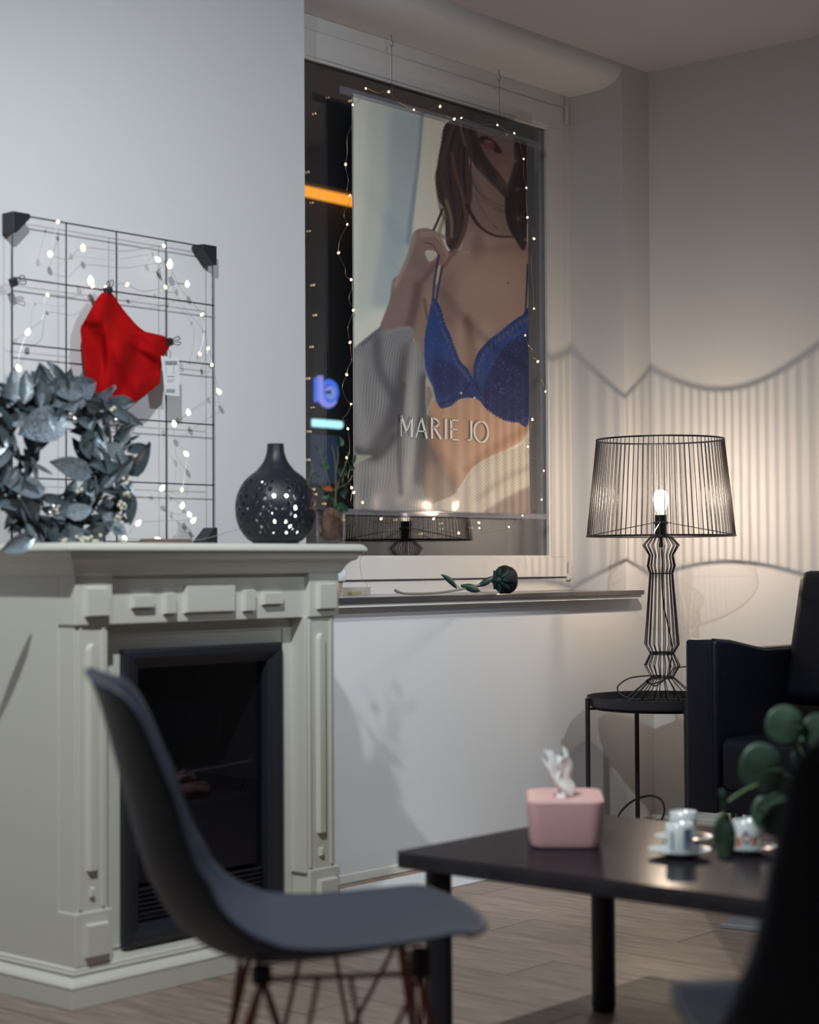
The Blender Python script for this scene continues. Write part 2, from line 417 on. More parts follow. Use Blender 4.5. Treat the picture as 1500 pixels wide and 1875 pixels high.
# pilasters with corner blocks, feet, flutes
def pilaster(x0, x1, bx0, bx1):
    p_ = obj('pilaster', MB().box(x0, x1, FY0+.004, RY, .20, .862), M['cream'], fp, bevel=.002)
    w_ = x1-x0; cx = (x0+x1)/2
    q = MB(); q.box(x0+.012, x0+.018, FY0, FY0+.005, .215, .855); q.box(x1-.018, x1-.012, FY0, FY0+.005, .215, .855)
    obj('bead', q, M['cream'], p_)
    fl = [(cx-.017, FY0-.001, .30), (cx+.017, FY0-.001, .30), (cx+.017, FY0-.001, .80)] + [(cx+.017*math.cos(a), FY0-.001, .80+.018*math.sin(a)) for a in np.linspace(.3, PI-.3, 7)] + [(cx-.017, FY0-.001, .80)]
    k = len(fl); fb_ = [(a, FY0+.006, c) for a, _, c in fl]
    obj('flute', MB().add([(cx+(a-cx)*.6, y_-.006, c) for a, y_, c in fl]+fb_, [tuple(range(k))]+[(i, (i+1) % k, k+(i+1) % k, k+i) for i in range(k)]), M['cream'], p_, bevel=.001)
    obj('rosette', MB().frustum(cx-.008, cx+.008, .238, .262, FY0-.004, FY0+.005, .004), M['cream'], p_)
    bl = obj('corner_block', MB().box(bx0, bx1, FY0-.004, RY, .861, .975), M['cream'], fp, bevel=.002)
    obj('raised_block', MB().frustum(bx0+.025, bx1-.018, .880, .947, FY0-.018, FY0-.004, .003), M['cream'], bl)
    ft = obj('foot_block', MB().box(bx0, bx1, FY0-.004, RY, .086, .207), M['cream'], fp, bevel=.002)
    obj('raised_block', MB().frustum(bx0+.025, bx1-.018, .106, .181, FY0-.018, FY0-.004, .003), M['cream'], ft)
pilaster(2.608, 2.704, FX0, 2.712)
pilaster(3.356, 3.465, 3.364, FX1)
fz = obj('frieze', MB().box(2.712, 3.364, FY0+.012, RY, .860, .975), M['cream'], fp, bevel=.002)
for x0, x1, z0, z1, i in ((2.779, 2.846, .896, .929, .003), (2.878, 2.914, .880, .931, .003), (2.943, 3.107, .880, .950, .004), (3.138, 3.177, .880, .936, .003), (3.205, 3.275, .895, .927, .003)):
    obj('raised_block', MB().frustum(x0, x1, z0, z1, FY0-.002, FY0+.012, i), M['cream'], fz)
ip = obj('inner_panel', frame_ring(2.704, 3.356, .10, .861, .03, .03, .001, .03, RY-.004, RY), M['cream'], fp)
# cornice and mantel shelf
molding([(-.02, .974), (.005, .974), (.009, .978), (.012, .986), (.018, .996), (.025, 1.004), (.035, 1.009), (.039, 1.012), (.040, 1.018), (.046, 1.026), (.048, 1.0295)], FX0, FX1, FY0, 3.895, 'cornice')
ms = molding([(.040, 1.0295), (.055, 1.030), (.057, 1.034), (.055, 1.041), (.048, 1.048), (.040, 1.050)], FX0, FX1, FY0, 3.895, 'mantel_shelf')
ZM = 1.050
# black electric fire
def mitred(x0, x1, z0, z1, prof_, m_, name, par):      # profile (inset, y) mitred round a rectangle
    q = MB(); n_ = len(prof_)
    for i_, y_ in prof_: q.v += [(x0+i_, y_, z0+i_), (x1-i_, y_, z0+i_), (x1-i_, y_, z1-i_), (x0+i_, y_, z1-i_)]
    for i in range(n_-1):
        for k in range(4): a, c_ = i*4+k, i*4+(k+1) % 4; q.f.append((a, c_, c_+4, a+4))
    return obj(name, q, m_, par, bevel=.001)
mitred(IX0, IX1, IZ0, IZ1, [(0, RY), (0, RY-.018), (.006, RY-.026), (.020, RY-.028), (.034, RY-.018), (.046, RY-.012), (.047, RY+.02)], M['insert'], 'insert_frame', fp)
bx = MB(); X0, X1, Z0, Z1 = IX0+.045, IX1-.045, IZ0+.045, IZ1-.045
bx.box(X0, X1, RY+.16, RY+.17, Z0, Z1); bx.box(X0, X0+.004, RY+.02, RY+.16, Z0, Z1); bx.box(X1-.004, X1, RY+.02, RY+.16, Z0, Z1)
bx.box(X0, X1, RY+.02, RY+.16, Z1-.004, Z1); bx.box(X0, X1, RY+.02, RY+.16, Z0, Z0+.004)
obj('fire_box', bx, M['soot'], fp)
obj('fire_glass', MB().box(X0, X1, RY+.008, RY+.011, .235, Z1), glassmat('fire_glass', 1.4, (.75, .75, .8)), fp)
obj('bed', MB().box(X0+.004, X1-.004, RY+.03, RY+.155, Z0+.09, .41), M['insert'], fp, bevel=.004)
lg = mat('fake_log', (.16, .085, .07), .8, noise=.5, nscale=25, bump=.6, bscale=40)
for x0, x1, z, r_ in ((2.96, 3.14, .430, .022), (3.0, 3.09, .462, .017), (2.85, 3.02, .428, .020)):
    q = MB().tube(spline([(x0, RY+.07, z), ((x0+x1)/2, RY+.065, z+.008), (x1, RY+.085, z-.004)], 4), [r_*(.85+.15*math.sin(i*2.1)) for i in range(9)], 9)
    obj('log', q, lg, fp, smooth=True)
obj('grate_rod', MB().tube([(X0+.01, RY+.04, .475), (X1-.01, RY+.04, .492)], .003, 6), mat('dark_chrome', (.3, .3, .33), .3, .9), fp)
for i in range(7):
    z = .150+i*.0115
    obj('louvre_slat', MB().box(X0, X1, RY+.004, RY+.016, z, z+.0045), M['insert'], fp)

# ------------------------------------------------------------------ things on the mantel
def leaf_mesh(name, L_, W_, cup=.15, bend=.2, m_=None, fold=.1, nu=2, nv=5):
    q = MB()
    def fn(u, v):
        w_ = math.sin(PI*min(1, v**.75*.97+.02))**.75*W_/2; s = (u*2-1)
        return (s*w_, v*L_, bend*L_*(v**2)*-1+cup*W_*s*s+fold*W_*abs(s)*.5)
    q.grid(fn, nu*2, nv)
    me = mesh(name, q, True); me.materials.append(m_); return me

# grid rack: frames of thin wire
YGR = 3.862
gx = [2.852, 3.027, 3.199, 3.378, 3.556]; gz = [1.912, 1.746, 1.574, 1.400, 1.226, 1.062]
gr = thing('wire_grid_board', 'black square wire grid standing on the mantel against the wall', 'grid board', (3.2, YGR, ZM+.008))
vm = mesh('upright_wire', MB().tube([(0, 0, 0), (0, 0, gz[0]-gz[-1])], .0021, 6)); vm.materials.append(M['blackmetal'])
hm = mesh('cross_wire', MB().tube([(0, 0, 0), (gx[-1]-gx[0], 0, 0)], .0021, 6)); hm.materials.append(M['blackmetal'])
for x in gx: inst('upright_wire', vm, Matrix.Translation(Vector((x, YGR, gz[-1]))-WLOC[gr]), gr)
for z in gz: inst('cross_wire', hm, Matrix.Translation(Vector((gx[0], YGR-.004, z))-WLOC[gr]), gr)
def bracket(x, z, sx, sz, s=.055):
    t = .006
    v = [(x, YGR-.012, z), (x+sx*s, YGR-.012, z), (x+sx*s, YGR-.012, z+sz*.012), (x+sx*.012, YGR-.012, z+sz*s), (x, YGR-.012, z+sz*s)]
    v2 = [(a, YGR+.036, c) for a, _, c in v]; n_ = 5
    obj('corner_bracket', MB().add(v+v2, [tuple(range(5)), tuple(range(5, 10))[::-1]]+[(i, (i+1) % 5, 5+(i+1) % 5, 5+i) for i in range(5)]), M['blackplastic'], gr, bevel=.002)
bracket(gx[0]-.006, gz[0]+.006, 1, -1); bracket(gx[-1]+.006, gz[0]+.006, -1, -1); bracket(gx[-1]+.006, gz[-1]-.008, -1, 1, .05)
for x0, x1 in ((3.36, 3.47), (3.50, 3.553)): pass
def strip(px0, px1, lab):
    p, q = on(px0, 992, 1, 3.80), on(px1, 992, 1, 3.80)
    tag(obj('wooden_strip', MB().box(p.x, min(q.x, 3.64), 3.785, 3.825, ZM+.001, ZM+.019), M['woodstrip'], bevel=.002), lab, 'strip')
strip(268, 345, 'brown wooden strip on the mantel under the bottom of the wire grid')
p = on(386, 992, 1, 3.45); q = on(458, 992, 1, 3.45)
tag(obj('wooden_strip', MB().box(p.x-.12, q.x-.12, 3.55, 3.59, ZM+.001, ZM+.013), M['woodstrip'], bevel=.002), 'brown wooden strip lying just left of the round black vase', 'strip')

# clips
def clip(px, py, yy, lab, a=0):
    c = on(px, py, 1, yy)
    t = thing('binder_clip', lab, 'clip', c)
    q = MB().frustum(-.012, .012, -.010, .010, -.008, .008, .004)
    R_ = Matrix.Rotation(a, 4, 'Y')
    q.v = [tuple(R_ @ Vector(v)) for v in q.v]
    q.f.append((0, 1, 2, 3))
    obj('body', q, M['blackplastic'], t, world=False)
    for s in (-1, 1):
        k = [R_ @ Vector(p_) for p_ in ((s*.006, -.006, .006), (s*.012, -.014, .020), (s*.004, -.014, .026), (s*.002, -.006, .008))]
        obj('handle', MB().tube(spline(k, 4), .0013, 5), M['blackmetal'], t, world=False)
clip(26, 517, YGR-.016, 'black binder clip on the left edge of the wire grid', 1.2)
clip(199, 532, YGR-.034, 'black binder clip holding the top of the red briefs', -.3)
clip(311, 626, YGR-.034, 'black binder clip holding the right side of the red briefs', 1.4)

# red briefs, pinned by two clips
Lb = [(536, 186), (552, 174), (600, 148), (640, 152), (684, 157), (700, 164), (726, 188), (740, 205), (750, 218)]
Rb = [(536, 204), (556, 216), (572, 228), (595, 248), (608, 262), (613, 290), (622, 313), (645, 305), (656, 297), (702, 293), (726, 262), (740, 240), (750, 224)]
def itp(T, y):
    return float(np.interp(y, [a for a, _ in T], [b_ for _, b_ in T]))
br = thing('red_briefs', 'plain red briefs clipped to the wire grid above the wreath', 'underwear', on(225, 750, 1, YGR-.02))
def bf(u, v):
    y = 536+214*v; l, r_ = itp(Lb, y), itp(Rb, y); x = l+(r_-l)*u
    k = (x-y*.55)
    d = .012*math.sin(k*.085+.6)*math.sin(PI*v)**.6+.008*math.sin((x+y*.35)*.10+1)*math.sin(PI*u)+.014*math.sin(PI*u)*math.sin(PI*v)
    stp = 1/(1+math.exp(-(y-594)/3.0))
    ex = .012*stp/(1+math.exp((x-190-.05*(y-600))/2.5))-.006*stp*math.exp(-((x-196)/7)**2)
    rr_ = math.hypot(x-300, y-762)
    d2 = .006/(1+math.exp((rr_-80)/2.0))
    fd = .010*math.exp(-((y-(600+.55*(x-190)))/9)**2)*math.exp(-((x-262)/50)**2)
    return on(x, y, 1, YGR-.030-d+ex-d2-fd)
obj('cloth', MB().grid(bf, 70, 90), M['red'], br, smooth=True, solid=.002)
hem = [bf(0, v) for v in np.linspace(.28, .98, 16)]; obj('hem', MB().tube(hem, .0022, 6), M['red'], br, smooth=True)
hem = [bf(1, v) for v in np.linspace(.02, .48, 14)]; obj('hem', MB().tube(hem, .0026, 6), M['red'], br, smooth=True)
tg = [on(295, 652, 1, YGR-.050), on(328, 654, 1, YGR-.050), on(329, 726, 1, YGR-.046), on(303, 723, 1, YGR-.046)]
q = MB().add(tg+[p_+Vector((0, .0012, 0)) for p_ in tg], [(0, 1, 2, 3), (7, 6, 5, 4), (0, 4, 5, 1), (1, 5, 6, 2), (2, 6, 7, 3), (3, 7, 4, 0)])
tgo = obj('price_tag', q, M['tagw'], br); tgo['label'] = 'white card price tag with printed barcodes'
q = MB()
def onq(x, y): return on(x, y, 1, YGR-.0507 if y < 690 else YGR-.0477)
def pq(x0, x1, y0, y1):
    k = [onq(x0, y0), onq(x1, y0), onq(x1, y1), onq(x0, y1)]; q.add(k, [(0, 1, 2, 3)])
for i in range(11): pq(302+i*2.1, 303.2+i*2.1+(i % 3)*.3, 661, 668)
for i in range(8): pq(305+i*2.0, 306.2+i*2.0, 712, 719)
for i in range(4): pq(306, 320-(i % 2)*3, 689+i*3.2, 690+i*3.2)
pq(304, 304.6, 671, 684); pq(318, 318.6, 671, 684)
obj('print', q, M['ink'], tgo)
obj('tag_loop', MB().tube(spline([on(304, 636, 1, YGR-.04), on(312, 645, 1, YGR-.05), on(311, 656, 1, YGR-.052)], 4), .0008, 4), M['blackmetal'], br)

# fairy lights over the grid
def bulb_mesh(name, r, m_, el=1.5):
    me = mesh(name, MB().lathe([(0.0003, -r*el), (r*.6, -r*.9*el), (r, -.2*r), (r*.85, r*.5), (r*.35, r*1.05*el), (.0003, r*1.25*el)], seg=8), True); me.materials.append(m_); return me
GL = [(106, 406, 0), (92, 465, 1), (152, 454, 1), (300, 450, 0), (289, 475, 1), (311, 484, 2), (343, 520, 1), (303, 526, 0), (233, 521, 0), (194, 529, 1), (170, 524, 0), (166, 514, 2), (87, 540, 0), (51, 608, 1), (34, 674, 1)]
GR = [(311, 484, 0), (370, 576, 0), (366, 648, 0), (381, 638, 0), (388, 668, 0), (401, 717, 1), (345, 755, 1), (319, 776, 1), (341, 831, 1), (333, 897, 0), (297, 894, 1), (334, 926, 1), (347, 942, 1), (354, 953, 1), (253, 958, 1), (228, 986, 1), (264, 993, 0), (290, 988, 1)]
def lights(name, label, cat, runs, yfun, rr, bm, wm, group=None, base=None, wr=.0007, jit=.02):
    t = thing(name, label, cat, base)
    for run in runs:
        pts = [on(a, b_, 1, yfun(a, b_)) for a, b_, _ in run]
        k = []
        for i in range(len(pts)-1):
            k.append(pts[i]); d = (pts[i+1]-pts[i])
            if d.length > .03: k.append((pts[i]+pts[i+1])/2 + Vector((random.uniform(-1, 1), 0, random.uniform(-1.2, .5)))*min(jit, d.length*.35))
        k.append(pts[-1])
        obj('wire', MB().tube(spline(k, 5), wr, 4), wm, t)
        for p_, (_, _, s) in zip(pts, run):
            if s is None: continue
            e_ = Euler((random.uniform(-.7, .7), random.uniform(-.9, .9), 0)).to_matrix().to_4x4()
            inst('bulb', bm[s], Matrix.Translation(p_-WLOC[t]) @ e_, t)
    return t
bmw = [bulb_mesh('bulb', .0046, M['bulbwarm'], 1.2), bulb_mesh('bulb', .0070, emis('fairy_bulb_bright', (1, .80, .60), 3.2), 1.3), bulb_mesh('bulb', .0088, emis('fairy_bulb_white', (1, .84, .76), 3), 1.4)]
lights('fairy_lights', 'string of warm glowing fairy lights draped over the black wire grid', 'fairy lights', [GL, GR], lambda a, b_: YGR-.020 if b_ < 950 else 3.80, .008, bmw, M['wire'], base=Vector((3.2, YGR, ZM)))
# the end of the string runs to the vase
M['string'] = M['wire']

# black pierced vase
vc = on(505, 920, 1, 3.42); VX, VY = vc.x, 3.42
vs = thing('pierced_vase', 'round matt black vase with pierced holes and narrow neck on the mantel', 'vase', (VX, VY, ZM+.001))
vr = .1065
prof = [(.045, .002), (.060, .006), (.078, .018), (.094, .040), (.1035, .065), (vr, .090), (.1055, .115), (.098, .140), (.085, .163), (.068, .180), (.052, .192), (.040, .205), (.030, .220), (.0235, .238), (.0210, .255), (.0205, .264)]
def vprof(t):
    k = t*(len(prof)-1); i = min(int(k), len(prof)-2); s = k-i
    g = lambda j: prof[max(0, min(len(prof)-1, j))]
    o_ = []
    for c_ in (0, 1):
        a, b_, c2, d = g(i-1)[c_], g(i)[c_], g(i+1)[c_], g(i+2)[c_]
        o_.append(.5*((2*b_)+(c2-a)*s+(2*a-5*b_+4*c2-d)*s*s+(3*b_-a-3*c2+d)*s**3))
    return o_
holes = []      # (angle in turns of a 1/8 gore, height, rx, rz)
pat = [(.5, .093, .0042, .0050), (.30, .105, .0035, .0062), (.70, .104, .0035, .0062), (.33, .080, .0035, .0062), (.68, .080, .0035, .0062), (.5, .120, .0036, .0064), (.5, .068, .0032, .0058), (.2, .124, .0035, .0045), (.8, .124, .0035, .0045),
       (.33, .142, .0035, .0048), (.67, .142, .0035, .0048), (.5, .153, .0036, .0042), (.3, .163, .0032, .0034), (.7, .163, .0032, .0034), (.2, .058, .003, .005), (.8, .058, .003, .005), (.36, .046, .003, .005), (.64, .046, .003, .005), (.5, .034, .003, .005), (.28, .030, .003, .004), (.72, .030, .003, .004), (.12, .094, .003, .005), (.88, .094, .003, .005)]
NU, NV = 384, 200
P = np.array([vprof(j/NV) for j in range(NV+1)])
qv = []
for j in range(NV+1):
    r_, z = P[j]
    for i in range(NU):
        a = 2*PI*i/NU; rr = r_*(1-.012*abs(math.cos(a*4)) if z < .2 else 1)
        qv.append((rr*math.cos(a), rr*math.sin(a), z))
jj, ii = np.meshgrid(np.arange(NV), np.arange(NU), indexing='ij')
zz = (P[jj, 1]+P[jj+1, 1])/2; rrr = (P[jj, 0]+P[jj+1, 0])/2; aa = (ii+.5)/NU*8 % 1
cut = np.zeros_like(zz, bool)
for a, h, rx, rz in pat:
    g = (aa-a)*2*PI/8*rrr; th = (.5-a)*1.6
    dx, dz = g*math.cos(th)-(zz-h)*math.sin(th), g*math.sin(th)+(zz-h)*math.cos(th)
    cut |= ((dx/(rx*1.45))**2+(dz/(rz*1.25))**2 < 1)
qf = [(j*NU+i, j*NU+(i+1) % NU, (j+1)*NU+(i+1) % NU, (j+1)*NU+i) for j, i in zip(jj[~cut].tolist(), ii[~cut].tolist())]
q = MB(); q.v = qv; q.f = qf
obj('body', q, M['vase'], vs, world=False, smooth=True, solid=.003).rotation_euler = (0, 0, .12)
obj('foot', MB().lathe([(.001, 0), (.060, 0), (.062, .003), (.060, .006), (.001, .006)], seg=40), M['vase'], vs, world=False, smooth=True)
obj('rim', MB().ring(.0205, .264, .002), M['vase'], vs, world=False, smooth=True)
# the tail of the string leads into the vase: glowing bulbs inside
tl = [on(300, 988, 1, 3.75), on(350, 990, 1, 3.72), on(385, 984, 1, 3.66), on(415, 975, 1, 3.58), on(434, 970, 1, 3.50)]
inn = [Vector((VX+random.uniform(-.045, .045), VY+random.uniform(-.07, .03), ZM+.025+random.uniform(0, .135))) for _ in range(30)]
vl = thing('fairy_lights', 'end of a light string glowing inside the pierced black vase', 'fairy lights', Vector((VX, VY, ZM+.02)))
obj('wire', MB().tube(spline(tl+inn, 4), .0008, 4), M['wire'], vl)
vb = bulb_mesh('bulb', .0055, emis('cool_bulb', (.92, 1, .95), 5), 1.2)
for p_ in inn: inst('bulb', vb, Matrix.Translation(p_-WLOC[vl]), vl)

# glass jar with a brown root ball and thin leafy stems
JC = on(606, 990, 1, 3.315); jx, jy = JC.x, JC.y
jr = thing('jar_plant', 'small leafy plant rooted in a clear glass jar right of the black vase', 'plant', (jx, jy, ZM+.001))
obj('jar', MB().lathe([(.001, .001), (.033, .001), (.037, .006), (.038, .03), (.0375, .075), (.037, .085), (.0355, .085), (.036, .03), (.034, .008), (.001, .005)], seg=32), M['jar'], jr, world=False, smooth=True)
def rb(u, v):
    t = PI*v; a = 2*PI*u; r_ = (.030+.003*math.sin(5*a+3*t)+.002*math.sin(11*a))*math.sin(t)**.7*(1.08-.35*v)
    return (r_*math.cos(a), r_*math.sin(a), .008+.088*(1-math.cos(t))/2)
obj('root_ball', MB().grid(rb, 32, 20), M['root'], jr, world=False, smooth=True)
def jp(px, py): p_ = on(px, py, 1, 3.315); return p_-Vector((jx, jy, ZM+.001))
lm = [leaf_mesh('leaf', .036, .020, .12, .1, M['leafg']), leaf_mesh('leaf', .030, .017, .1, .3, M['leafg']), leaf_mesh('leaf', .018, .005, .1, .1, M['leafg'])]
stems = [[(610, 935), (598, 885), (588, 850), (580, 822)], [(612, 935), (612, 890), (610, 840), (604, 816)], [(613, 935), (614, 870), (618, 840), (617, 815)], [(612, 930), (622, 880), (632, 855), (640, 828)], [(608, 930), (590, 885), (578, 870), (566, 866)], [(610, 900), (630, 890), (645, 880), (650, 870)], [(575, 895), (571, 880), (583, 860)]]
for i, s in enumerate(stems):
    k = [jp(*a)+Vector((0, .004*i-.01, 0)) for a in s]
    obj('stem', MB().tube(spline(k, 5), .0012, 5), M['stem'], jr, world=False)
def fl(px, py, ang, which, tilt=0, parent=None, dy=0, sc_=1, mes=None, yaw=0, name='leaf'):
    """leaf standing roughly in the picture's own wall plane: ang = direction it points, degrees from +x to up"""
    a = math.radians(ang-90)
    Mx = Matrix.Rotation(-YAW*0, 4, 'Z') @ Matrix.Rotation(yaw, 4, 'Z') @ Matrix.Rotation(-a, 4, 'Y') @ Matrix.Rotation(PI/2, 4, 'X') @ Matrix.Rotation(tilt, 4, 'Y') @ Matrix.Scale(sc_, 4)
    return Mx
def jl(px, py, ang, w_, s=1.0, tilt=0, dy=0):
    inst('leaf', lm[w_], Matrix.Translation(jp(px, py)+Vector((0, dy, 0))) @ fl(px, py, ang, w_, tilt, sc_=s), jr)
for a in ((617, 818, 100, 0, .75, .3), (616, 818, 70, 1, .8, -.6), (606, 855, 175, 0, .9, .3), (620, 862, 15, 0, 1.0, .5), (636, 848, 50, 0, .9, .2), (640, 856, -5, 0, .75, .3), (634, 862, -30, 1, .8, .2), (583, 828, 120, 2, 1.2, 0), (586, 838, 50, 2, 1.1, .3), (567, 868, 80, 2, 1.7, 0), (576, 876, 130, 1, .6, .4),
          (612, 905, 20, 0, 1.0, .4), (604, 912, -30, 0, 1.1, -.3), (620, 918, -60, 0, 1.1, .4), (612, 920, -100, 0, 1.1, .2), (626, 905, -10, 1, 1.1, -.4), (600, 905, 200, 1, .9, .3), (630, 892, 30, 0, .8, .4), (598, 900, 150, 0, .8, .5), (618, 885, 60, 1, 1, .5), (622, 926, -40, 1, 1, .2), (608, 926, -80, 1, 1.0, -.4), (616, 876, 110, 0, .8, .7)):
    jl(*a[:5], tilt=a[5], dy=random.uniform(-.02, .01))
og = bpy.data.meshes
red_leaf = leaf_mesh('leaf', .032, .016, .1, .2, mat('rust_leaf', (.25, .06, .02), .6))
inst('leaf', red_leaf, Matrix.Translation(jp(598, 896)+Vector((0, -.02, 0))) @ fl(0, 0, 175, 0, .3), jr, 'dry rust coloured leaf')
inst('leaf', red_leaf, Matrix.Translation(jp(602, 890)+Vector((0, -.02, 0))) @ fl(0, 0, 30, 0, .4, sc_=.8), jr, 'dry rust coloured leaf')

# wreath of frosted leaves
def frost(name, c, g, k=.5):
    m = bpy.data.materials.new(name); m.use_nodes = True; nt = m.node_tree; N = nt.nodes; L = nt.links; b_ = N['Principled BSDF']
    tc = N.new('ShaderNodeTexCoord'); vo = N.new('ShaderNodeTexVoronoi'); vo.inputs['Scale'].default_value = 420; L.new(tc.outputs['Object'], vo.inputs[0])
    no = N.new('ShaderNodeTexNoise'); no.inputs['Scale'].default_value = 30; L.new(tc.outputs['Object'], no.inputs[0])
    sp = N.new('ShaderNodeSeparateColor'); L.new(vo.outputs['Color'], sp.inputs[0])
    mr = N.new('ShaderNodeMapRange'); mr.inputs[1].default_value = k; mr.inputs[2].default_value = min(1.0, k+.25); L.new(sp.outputs[0], mr.inputs[0])
    m2 = N.new('ShaderNodeMath'); m2.operation = 'MULTIPLY'; L.new(mr.outputs[0], m2.inputs[0]); L.new(no.outputs[0], m2.inputs[1])
    mx = N.new('ShaderNodeMix'); mx.data_type = 'RGBA'; mx.inputs[6].default_value = tuple(c)+(1,); mx.inputs[7].default_value = tuple(g)+(1,)
    oi = N.new('ShaderNodeObjectInfo'); hs = N.new('ShaderNodeHueSaturation'); ma = N.new('ShaderNodeMapRange'); ma.inputs[3].default_value = .65; ma.inputs[4].default_value = 1.35
    L.new(m2.outputs[0], mx.inputs[0]); L.new(oi.outputs['Random'], ma.inputs[0]); L.new(ma.outputs[0], hs.inputs['Value']); L.new(mx.outputs[2], hs.inputs['Color']); L.new(hs.outputs[0], b_.inputs['Base Color'])
    L.new(mr.outputs[0], b_.inputs['Metallic']); b_.inputs['Roughness'].default_value = .42
    nm = N.new('ShaderNodeBump'); nm.inputs['Strength'].default_value = .6; nm.inputs['Distance'].default_value = .001; L.new(sp.outputs[1], nm.inputs['Height']); L.new(nm.outputs[0], b_.inputs['Normal'])
    return m
fr1 = frost('frosted_leaf', (.17, .215, .26), (.70, .78, .86), .35)
fr2 = frost('dusty_leaf', (.10, .125, .15), (.22, .26, .30), .7)
fr3 = frost('deep_leaf', (.035, .055, .062), (.08, .10, .11), .85)
wc = on(104, 848, 1, 3.50)
wr = thing('wreath', 'wreath of frosted grey-blue leaves and white berries leaning on the mantel', 'wreath', Vector((wc.x, 3.50, ZM)))
WB = WLOC[wr]; Rw, zc = .150, wc.z-ZM
obj('ring', MB().tube([(Rw*math.cos(a), .03, zc+Rw*math.sin(a)) for a in np.linspace(0, 2*PI, 40)[:-1]], .024, 8, closed=True), fr3, wr, world=False, smooth=True)
lw = [leaf_mesh('leaf', .105, .052, .12, .10, fr1), leaf_mesh('leaf', .095, .044, .15, .25, fr2), leaf_mesh('leaf', .080, .034, .1, .3, fr3), leaf_mesh('leaf', .06, .012, .05, .2, fr2), leaf_mesh('leaf', .085, .045, .1, -.15, fr1)]
def wl(x, y, z, ang, k, sc_=1, tilt=0, pitch=0, par=wr):
    a = math.radians(ang-90)
    Mx = Matrix.Translation((x, y, z)) @ Matrix.Rotation(-a, 4, 'Y') @ Matrix.Rotation(PI/2+pitch, 4, 'X') @ Matrix.Rotation(tilt, 4, 'Y') @ Matrix.Scale(sc_, 4)
    inst('leaf', lw[k], Mx, par)
for i in range(235):
    a = random.uniform(0, 2*PI); rr = Rw+random.uniform(-.05, .05); d = random.choice((1, 1, 1, -1))
    ang = math.degrees(a)+random.gauss(50*d if rr > Rw-.01 else 100*d, 30)
    k = random.choice((0, 1, 1, 2, 2, 3, 3)); s_ = random.uniform(.6, 1.0)
    wl(rr*math.cos(a), random.uniform(-.05, .02), zc+rr*math.sin(a), ang, k, s_, random.uniform(-.8, .8), random.uniform(-.2, .6))
def hero(px0, py0, px1, py1, k, tilt=0, dy=-.05):
    A = on(px0, py0, 1, 3.50+dy)-WB; B_ = on(px1, py1, 1, 3.50+dy)-WB; d = B_-A
    L_ = {0: .105, 1: .095, 2: .08, 3: .06, 4: .085}[k]
    wl(A.x, A.y, A.z, math.degrees(math.atan2(d.z, d.x)), k, d.length/L_, tilt)
for h in ((232, 868, 294, 815, 2, .3), (92, 745, 186, 690, 1, -.3), (148, 722, 84, 706, 0, .2), (10, 745, 28, 672, 0, .2), (42, 740, 52, 676, 1, -.3), (-30, 760, 10, 745, 1, .2), (120, 765, 20, 800, 4, .2), (165, 870, 95, 845, 0, .1), (195, 810, 232, 852, 0, .2), (205, 800, 256, 778, 2, .3), (195, 745, 274, 782, 3, .2), (40, 880, 75, 960, 1, .1), (80, 900, 10, 885, 0, .3), (118, 945, 170, 930, 0, -.3), (60, 985, 3, 1008, 0, 0, -.20), (150, 985, 220, 962, 1, .5), (235, 900, 246, 962, 2, .2), (10, 800, -20, 840, 0, .2), (0, 840, 10, 900, 1, .2), (150, 975, 100, 988, 4, .3), (86, 985, 94, 955, 3, .0), (70, 745, 75, 690, 1, .3), (148, 800, 168, 842, 1, .4), (220, 862, 170, 845, 2, .2)):
    hero(*h)
wl(.0, 0, 0, 0, 3, .01)
bw = mat('white_berry', (.55, .54, .45), .5, noise=.2, nscale=80)
bmh = mesh('berry', MB().sphere((0, 0, 0), .0052, 8, 6), True); bmh.materials.append(bw)
for cx, cy, n_, sp_ in ((155, 988, 12, 16), (222, 925, 7, 9), (228, 880, 6, 8), (218, 950, 5, 7), (208, 748, 3, 4), (232, 905, 4, 5), (120, 988, 4, 9), (222, 990, 3, 5), (146, 890, 2, 4), (180, 992, 5, 12)):
    for _ in range(n_):
        p_ = on(cx+random.gauss(0, sp_*.6), cy+random.gauss(0, 5), 1, 3.44+random.uniform(-.01, .01))-WB
        if p_.z < .006: p_.z = .006
        inst('berry', bmh, Matrix.Translation(p_), wr)
bau = mesh('bauble', MB().sphere((0, 0, 0), .009, 12, 8), True); bau.materials.append(mat('silver_bauble', (.75, .72, .70), .12, 1))
for px, py in ((136, 768), (98, 928), (104, 936), (92, 940), (128, 760), (212, 770)):
    inst('bauble', bau, Matrix.Translation(on(px, py, 1, 3.43)-WB), wr)

